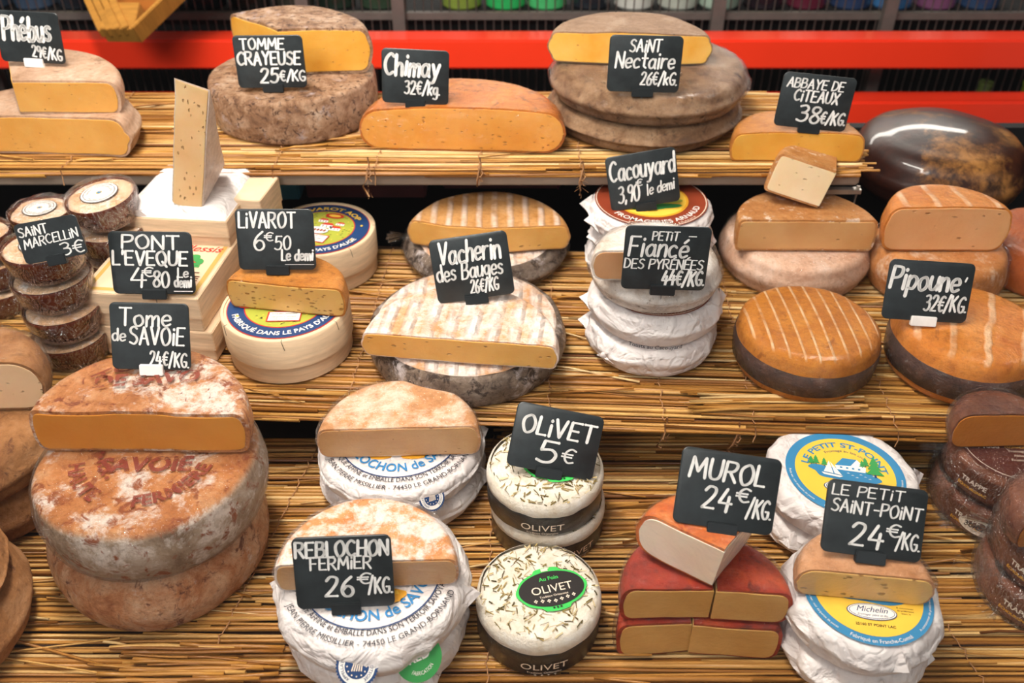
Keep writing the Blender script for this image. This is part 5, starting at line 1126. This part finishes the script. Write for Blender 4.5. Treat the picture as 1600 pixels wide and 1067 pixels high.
# herb-covered cheeses with dark bands
def herb(label, c, R, hh, seed, lab, rot=0, wordmid=-88, tilt=(0, 0)):
    t = thing('herb_cheese', label, 'cheese', c, (tilt[0], tilt[1], math.radians(rot)), 'herb strewn white cheeses')
    pf = prof(R*.965, hh, .008, .001, .0008, dr=9); mb = warp(revolve(pf), .0012, 30, seed, hh, fine=.0003); build('rind', mb, M['olivet'], t, ang=None)
    mb = revolve([(R*.975, .0005), (R*.995, .0015), (R*1.0, hh*.60), (R*.992, hh*.63), (R*.97, hh*.64)], na=112); warp(mb, .0008, 36, seed, 0, grip=False, fine=.0003); build('dark_band', mb, M['black_band'], t, ang=None)
    # rind puckered over the band
    mb = revolve([(R*.94, hh*.99), (R*.985, hh*.93), (R*1.005, hh*.80), (R*1.008, hh*.66), (R*.985, hh*.62)], na=144)
    for i, v in enumerate(mb.v):
        a = math.atan2(v[1], v[0]); q = noise.noise(Vector((math.cos(a)*4, math.sin(a)*4, seed))); mb.v[i] = (v[0]*(1+.010*q), v[1]*(1+.010*q), v[2]+(.0024*q if i % 5 >= 3 else 0))
    build('overhanging_bloom', mb, M['olivet'], t, ang=None)
    b = MB(); text_cyl(b, 'OLIVET', R*1.012, .0098, hh*.20, 0, mid=wordmid, wx=1.15); text_cyl(b, 'Tradition Orléanaise', R*1.012, .0032, hh*.09, 0, mid=wordmid)
    for k in range(4): text_cyl(b, '+', R*1.012, .005, -.0, 0, mid=wordmid-8+k*6)
    build('band_lettering', b, INK['cream'], t, smooth=False)
    rr = random.Random(seed); cols = [plain('herb_%d' % k, H(x), .7, .2) for k, x in enumerate(('7a6838', 'b8a06a', '564c2a', 'd8c69c', '93824e'))]
    b = MB()
    for k in range(340):
        a = rr.uniform(0, 2*PI); q = R*.95*math.sqrt(rr.random()); L = rr.uniform(.002, .008); an = rr.uniform(0, PI); x, y = q*math.cos(a), q*math.sin(a)
        zz = hh+.0010 + noise.noise_vector(Vector((x, y, hh))*30+Vector((seed*3.17, seed*1.3, seed*7.7))).z*.0007 - (0 if q < R*.86 else .0015)
        dx, dy = math.cos(an)*L/2, math.sin(an)*L/2
        if math.hypot(x+dx, y+dy) > R*.96 or math.hypot(x-dx, y-dy) > R*.96: continue
        wv = rr.choice((.0002, .0004, .0006))
        b.tube([(x-dx, y-dy, zz), (x+rr.uniform(-.0005, .0005), y, zz+.0003), (x+dx, y+dy, zz+rr.uniform(-.0003, .001))], wv, 3, mi=rr.randrange(5))
    o = build('herb_bits', b, cols, t, smooth=False); o['kind'] = 'stuff'
    if lab:
        b = MB(); z = hh+.0022; ax, ay = R*.57, R*.37
        pts = [(ax*(1+.02*math.cos(8*q))*math.cos(q), ay*(1+(.14 if abs(math.sin(q)) > .93 else 0))*math.sin(q)) for q in [2*PI*k/72 for k in range(72)]]
        b.poly(pts, z, 0); b.disc(ay*.90, z+.0003, 1, 64, rx=ax*.93)
        zt = z+.0006
        text_flat(b, 'Au Foin', 0, ay*.44, ay*.27, zt, 2, bold=.02)
        text_flat(b, 'OLIVET', 0, -ay*.20, ay*.56, zt, 3, wx=1.0, maxw=ax*1.55); text_flat(b, 'Tradition Orléanaise', 0, -ay*.42, ay*.15, zt, 3, maxw=ax*1.0)
        for k in range(7):
            x = ax*(-.54+.18*k); y = -ay*(.66-.25*abs(-.54+.18*k)); s = ay*.07
            for (ux, uy) in ((0, 1), (1, .1), (-1, .1), (0, -1)): b.disc(s*.5, zt+.0001*abs(ux+uy), 3, 8, cx=x+ux*s*.7, cy=y+uy*s*.8)
        b.poly([(-ax*.14, ay*.93), (ax*.06, ay*.93), (ax*.06, ay*1.02), (ax*.13, ay*1.07), (ax*.05, ay*1.1), (-ax*.13, ay*1.08)], zt, 3)
        for k in range(3): b.ring(ay*.03, ay*.06, zt, 1, 12) if False else b.disc(ay*.05, zt, 1, 10, cx=(-.1+.1*k)*ax, cy=-ay*.98)
        build('oval_label', b, [INK['lgreen'], INK['black'], INK['lgreen'], INK['cream']], t, smooth=False, rot=(0, 0, math.radians(14)), loc=(R*.20, R*-.02, 0))
    return t
c, R = centre(842, 1056, 197, ZB, .04)
herb('front herb-strewn cheese with green-edged oval label and dark band', c, R, .040, 121, True, wordmid=-86)
c, R = centre(856, 884, 178, ZB, .03)
herb('lower herb-strewn cheese of the pair behind, dark band turned right', c, R, .0345, 122, False, wordmid=-62)
herb('upper herb-strewn cheese of the rear pair, carrying the tilted 5 € tag', c+Vector((-.003, .001, .0355)), R*1.0, .0345, 123, True, rot=-6, wordmid=-88)

# red waxed cut cheeses
gm = 'red waxed cut cheeses'
def mur(label, px, py, z, R, hh, a0, a1, seed, rot=0, mr=None, mp=None, rc_=.009, **k):
    return piece(label, P(px, py, z), R, hh, mr or M['murol'], mp or M['p_mur'], a0, a1, rot=rot, seed=seed, rc=rc_, rt=.0022, amp=.0018, fine=.0005, film=True, rside=.002, **k)
mur('lower left red waxed quarter at the bottom of the stack', 1072, 1019, ZB, .055, .037, 95, 183, 131)
mur('lower right red waxed quarter at the bottom of the stack', 1077, 1021, ZB, .066, .037, -4, 84, 132)
mur('upper left red waxed quarter under the white-faced wedge', 1104, 965, ZB+.0385, .065, .035, 95, 181, 133)
mur('upper right red waxed quarter under the white-faced wedge', 1110, 967, ZB+.0385, .056, .035, -4, 84, 134)
mur('orange topped wedge with creamy white face, on the red waxed quarters', 1111, 915, ZB+.0750, .062, .040, 50, 150, 135, mr=M['murol_top'], mp=M['p_murw'], tilt=(.02, .10), rc_=.013)

# yellow-label paper cheeses
c, R = centre(1288, 872, 228, ZB, .03)
cc = c + Vector((.0, -.017, 0))
wrapped('lower white paper wheel of the rear yellow label stack', cc+Vector((-.002, .0, 0)), R*1.02, .031, 141, rot=0, flaps=(200, 225), puff=1.2)
o = wrapped('white paper wheel with yellow and blue sailing boat label, rear', cc+Vector((.003, 0, .0315)), R*1.09, .031, 142, flaps=(170, 2), puff=1.1); stpoint_print(o, R*1.02, .031, -12)
c = P(1357, 930, ZB+.069); R = 252/2*dep(c)/FPX*.98
c0 = Vector((c.x, .414, ZB))
wrapped('lower white paper wheel of the front yellow label stack, crumpled', c0, R*.98, .0335, 143, rot=40, flaps=(205, 235, 300, 335), puff=1.7)
o = wrapped('white paper wheel with sailing boat label at the front, under the rosy half', c0+Vector((0, 0, .0340)), R*1.0, .0340, 144, flaps=(185, 280), puff=1.3); stpoint_print(o, R, .0340, -8)
half('rosy tan half cheese with eyed yellow face under the rightmost 24 € tag', 1352, 936, 224, ZB+.0692, .028, M['stp'], M['p_stp'], rot=-6, rc=.011, rb=.009, seed=145, amp=.0012, rt=.0016, film=True)

# brown packed pucks at the right edge
def puck(label, c, R, hh, seed, rot=0, full=True):
    t = thing('packed_cheese', label, 'cheese', c, (0, 0, math.radians(rot)), 'brown packed pucks')
    pf = prof(R*.97, hh, .006, .001); mb = warp(revolve(pf), .0008, 30, seed, hh); build('rind', mb, M['trappe'], t, ang=None)
    b = MB(); z = hh+.0008; b.disc(R*.86, z, 0, 64); b.ring(R*.80, R*.81, z+.0002, 1)
    text_flat(b, '1868', -R*.42, -R*.10, R*.14, z+.0003, 1, bold=.02); text_flat(b, 'DEPUIS', -R*.42, R*.06, R*.06, z+.0003, 2)
    for k, s in enumerate(('Fromagerie de la Trappe', "Abbaye d'Échourgnac", 'Fromage au lait pasteurisé')): text_flat(b, s, R*.2, -R*(.18+.1*k), R*.075, z+.0003, 1, maxw=R*.9)
    text_flat(b, 'Affiné à la liqueur de noix', R*.2, R*.0, R*.10, z+.0003, 1, shear=.3, maxw=R*1.0); text_flat(b, 'FROMAGERIE DE FRANCE', R*.2, -R*.09, R*.07, z+.0003, 3, maxw=R*.9)
    text_flat(b, '300 g', R*.35, -R*.60, R*.15, z+.0003, 1); build('top_label', b, [INK['brown2'], INK['cream'], INK['cream'], INK['orange']], t, smooth=False)
    b = MB(); mbb = revolve([(R*.985, hh*.18), (R*.992, hh*.2), (R*.992, hh*.86), (R*.985, hh*.88)], math.radians(-165), math.radians(-120), 20); b.add(mbb.v, mbb.f[:-2], 0)
    text_cyl(b, 'TRAPPE', R*1.0, .0068, hh*.5, 1, mid=-142, bold=.02); text_cyl(b, 'ÉCHOURGNAC', R*1.0, .0038, hh*.32, 2, mid=-142, bold=.03)
    for k in range(7): text_cyl(b, 'Ingrédients : lait, sel, ferments', R*1.0, .0024, hh*(.78-.09*k), 1, mid=-95, bold=.02)
    build('side_label', b, [M['trappe'], INK['cream'], INK['orange']], t, smooth=False)
    film_over(prof(R*1.005, hh+.0012, .006, .001), t, seed, amp=.0022, grow=.0012, strong=True)
    film_tail(t, -R*.98, R*.1, hh*.7, -1, .2, 1.3); film_tail(t, -R*.9, -R*.35, hh*.3, -1, -.4, 1.0)
    return t
c, R = centre(1556, 858, 222, ZB, .03)
puck('lower brown packed puck at the right, with an oval date sticker', c, R, .0335, 151, rot=4)
t = bpy.data.objects[-1] if False else None
puck('upper brown packed puck at the right, under the amber half', c+Vector((.002, .002, .0352)), R, .0335, 152, rot=-3)
b = MB(); n = 32
pts = [(.019*math.cos(2*PI*k/n), .0085*math.sin(2*PI*k/n)) for k in range(n)]
vs = []
for (x, y) in pts: a = math.radians(-128)+x/(R*1.015); vs.append((R*1.02*math.cos(a), R*1.02*math.sin(a), .016+y))
b.add(vs, [tuple(range(n))], 0); text_cyl(b, '30/02*17', R*1.03, .0075, .0135, 1, mid=-128, bold=.03)
ob = build('date_sticker', b, [INK['cream'], INK['black']], [x for x in C.objects if x.get('label', '').startswith('lower brown packed puck at the right')][0], smooth=False)
half('amber half cheese in film on the rear brown pucks, right edge', 1560, 697, 166, ZB+.0712, .036, M['trappe'], M['p_tra'], rot=1, rc=.011, seed=153, amp=.0015, rt=.0016, film=True)
c, R = centre(1640, 1010, 250, ZB, .03)
puck('lower brown packed puck in the lower right corner', c, R, .0335, 154, rot=2)
puck('upper brown packed puck in the lower right corner', c+Vector((.003, .002, .0352)), R, .0335, 155, rot=-8)
half('amber half cheese on the front brown pucks, cut by the right edge', 1645, 838, 176, ZB+.0712, .040, M['trappe'], M['p_tra'], rot=22, rc=.012, seed=156, amp=.0015, rt=.0016, film=True)

# ------------------------------------------------------------------ PRICE TAGS
T = price_tag; B_ = dict(wt=.20); S_ = dict(wt=.16)
T(55, 104, ZT+.081, 96, 75, 4, [('Phébus', .10, .82, .44, .46, dict(wt=.17, slant=.12)), ('29€/KG', .50, .95, .13, .22, dict(wt=.18, slope=-.12))], 'tag at the top left with a six letter name over 29 €/KG', 'white')
T(428, 143, ZT+.0515, 106, 77, 0, [('TOMME', .10, .72, .74, .20, B_), ('CRAYEUSE', .03, .93, .45, .24, B_), ('25', .33, .58, .10, .27, dict(wt=.19)), ('€/KG', .62, .98, .13, .20, B_)], 'tag in front of the chalky brown wheel, 25 €/KG')
T(649, 168, ZT+.047, 103, 80, 3, [('Chimay', .04, .84, .52, .38, dict(wt=.17, slant=.10)), ('32€/kg.', .34, .86, .18, .24, dict(wt=.17))], 'tag on the glossy caramel loaf, 32 €/kg')
T(1003, 150, ZT+.0675, 112, 83, 1, [('SAiNT', .28, .70, .72, .21, dict(wt=.17)), ('Nectaire', .10, .90, .43, .28, dict(wt=.15)), ('26€/kG.', .46, .96, .14, .22, dict(wt=.17))], 'tag on the grey brown wheels, 26 €/kG')
T(1262, 207, ZT+.032, 112, 80, 5, [('ABBAYE DE', .07, .84, .74, .17, B_), ('CiTEAUX', .20, .80, .50, .20, B_), ('38', .30, .60, .12, .30, dict(wt=.17)), ('€/KG.', .63, .97, .12, .22, B_)], 'tag on the smooth tan half at the top right, 38 €/KG')
T(92, 412, ZM+.128, 98, 62, -9, [('SAiNT', .05, .50, .68, .22, B_), ('MARCELLiN', .07, .94, .38, .22, dict(wt=.18, slope=.06)), ('3€', .60, .96, .06, .30, dict(wt=.16))], 'tag 3 € over the stacked potted cheeses', )
T(243, 466, ZM+.0745, 126, 96, 2, [('PONT', .16, .84, .73, .21, B_), ("L'EVEQUE", .03, .92, .47, .22, B_), ('4', .22, .40, .12, .29, dict(wt=.14)), ('€', .38, .50, .28, .15, B_), ('80', .49, .68, .12, .25, dict(wt=.16)), ('Le', .80, .92, .28, .15, B_), ('demi', .75, .95, .12, .17, B_), ('_', .74, .96, .05, .1, B_)], 'tag 4 €80 on the printed square box')
T(435, 428, ZM+.0835, 119, 93, 1, [('LiVAROT', .04, .76, .70, .25, dict(wt=.16)), ('6', .21, .34, .34, .30, dict(wt=.13)), ('€', .36, .46, .48, .14, B_), ('50', .48, .68, .34, .22, dict(wt=.15)), ('Le demi', .56, .96, .16, .18, B_), ('_', .60, .97, .09, .1, dict(wt=.13))], 'tag 6 €50 on the pitted yellow half')
T(746, 473, ZM+.0660, 121, 98, -8, [('Vacherin', .10, .88, .60, .33, dict(wt=.14)), ('des Bauges', .04, .88, .34, .26, dict(wt=.14)), ('26€/KG', .44, .80, .10, .20, dict(wt=.16))], 'tilted tag on the white ridged half, 26 €/KG')
T(1010, 328, ZM+.0855, 108, 83, -10, [('Cacouyard', .04, .96, .55, .36, dict(wt=.13)), ('3,90', .12, .42, .14, .30, dict(wt=.13)), ('€', .40, .48, .40, .12, B_), ('le demi', .54, .93, .20, .20, dict(wt=.14, slope=.1))], 'leaning tag 3,90 € on the topmost brown label wheel', )
T(1034, 459, ZM+.1062, 130, 96, 1, [('PETiT', .32, .62, .79, .13, dict(wt=.2)), ('Fiancé', .06, .74, .53, .30, dict(wt=.15)), ('-', .74, .82, .80, .12, B_), ('DES PYRÉNÉES', .02, .94, .34, .15, dict(wt=.18)), ('44€/KG.', .48, .98, .08, .23, dict(wt=.18))], 'tag 44 €/KG in front of the mottled white wheel', lean=24)
T(1441, 508, ZM+.0565, 130, 92, 2, [('Pipoune', .04, .84, .52, .36, dict(wt=.17)), ("'", .88, .92, .50, .25, dict(wt=.13)), ('32€/KG.', .48, .97, .18, .26, dict(wt=.16))], 'tag 32 €/KG on the glossy orange wheel', 'white')
T(238, 585, ZB+.1555, 120, 103, 3, [('Tome', .12, .76, .66, .26, dict(wt=.15)), ('de', .02, .18, .43, .18, dict(wt=.18)), ('SAVOiE', .24, .92, .38, .26, dict(wt=.15)), ('24€/KG.', .48, .97, .08, .21, dict(wt=.16, slope=-.08))], 'tag 24 €/KG on the big golden half cheese', 'white')
T(856, 746, ZB+.0722, 137, 100, 11, [('OLiVET', .10, .92, .56, .27, dict(wt=.19)), ('5', .33, .53, .15, .33, dict(wt=.17)), ('€', .61, .74, .20, .22, dict(wt=.17))], 'tilted tag 5 € on the rear herb-strewn cheese')
T(1126, 835, ZB+.1130, 156, 118, 7, [('MUROL', .10, .84, .62, .26, dict(wt=.17)), ('24', .27, .55, .25, .28, dict(wt=.16)), ('€', .60, .72, .39, .18, B_), ('/KG.', .72, .96, .20, .24, dict(wt=.15))], 'tag 24 €/KG on the white-faced wedge above the red quarters')
T(1358, 879, ZB+.0980, 155, 112, 5, [('LE PETiT', .05, .76, .80, .14, dict(wt=.18)), ('SAiNT-POiNT', .06, .95, .57, .17, dict(wt=.18)), ('24', .28, .60, .14, .30, dict(wt=.16)), ('€', .64, .76, .31, .17, dict(wt=.19)), ('/KG.', .74, .97, .16, .22, dict(wt=.15))], 'tag 24 €/KG on the rosy tan half')
T(542, 957, ZB+.0685, 152, 106, -1, [('REBLOCHON', .03, .96, .73, .21, dict(wt=.2)), ('FERMiER', .17, .78, .55, .17, dict(wt=.18)), ('26', .30, .58, .17, .27, dict(wt=.17)), ('€', .64, .76, .33, .15, dict(wt=.2)), ('/KG.', .74, .98, .20, .22, dict(wt=.16))], 'large tag 26 €/KG on the front blue lettered wheel', lean=29)
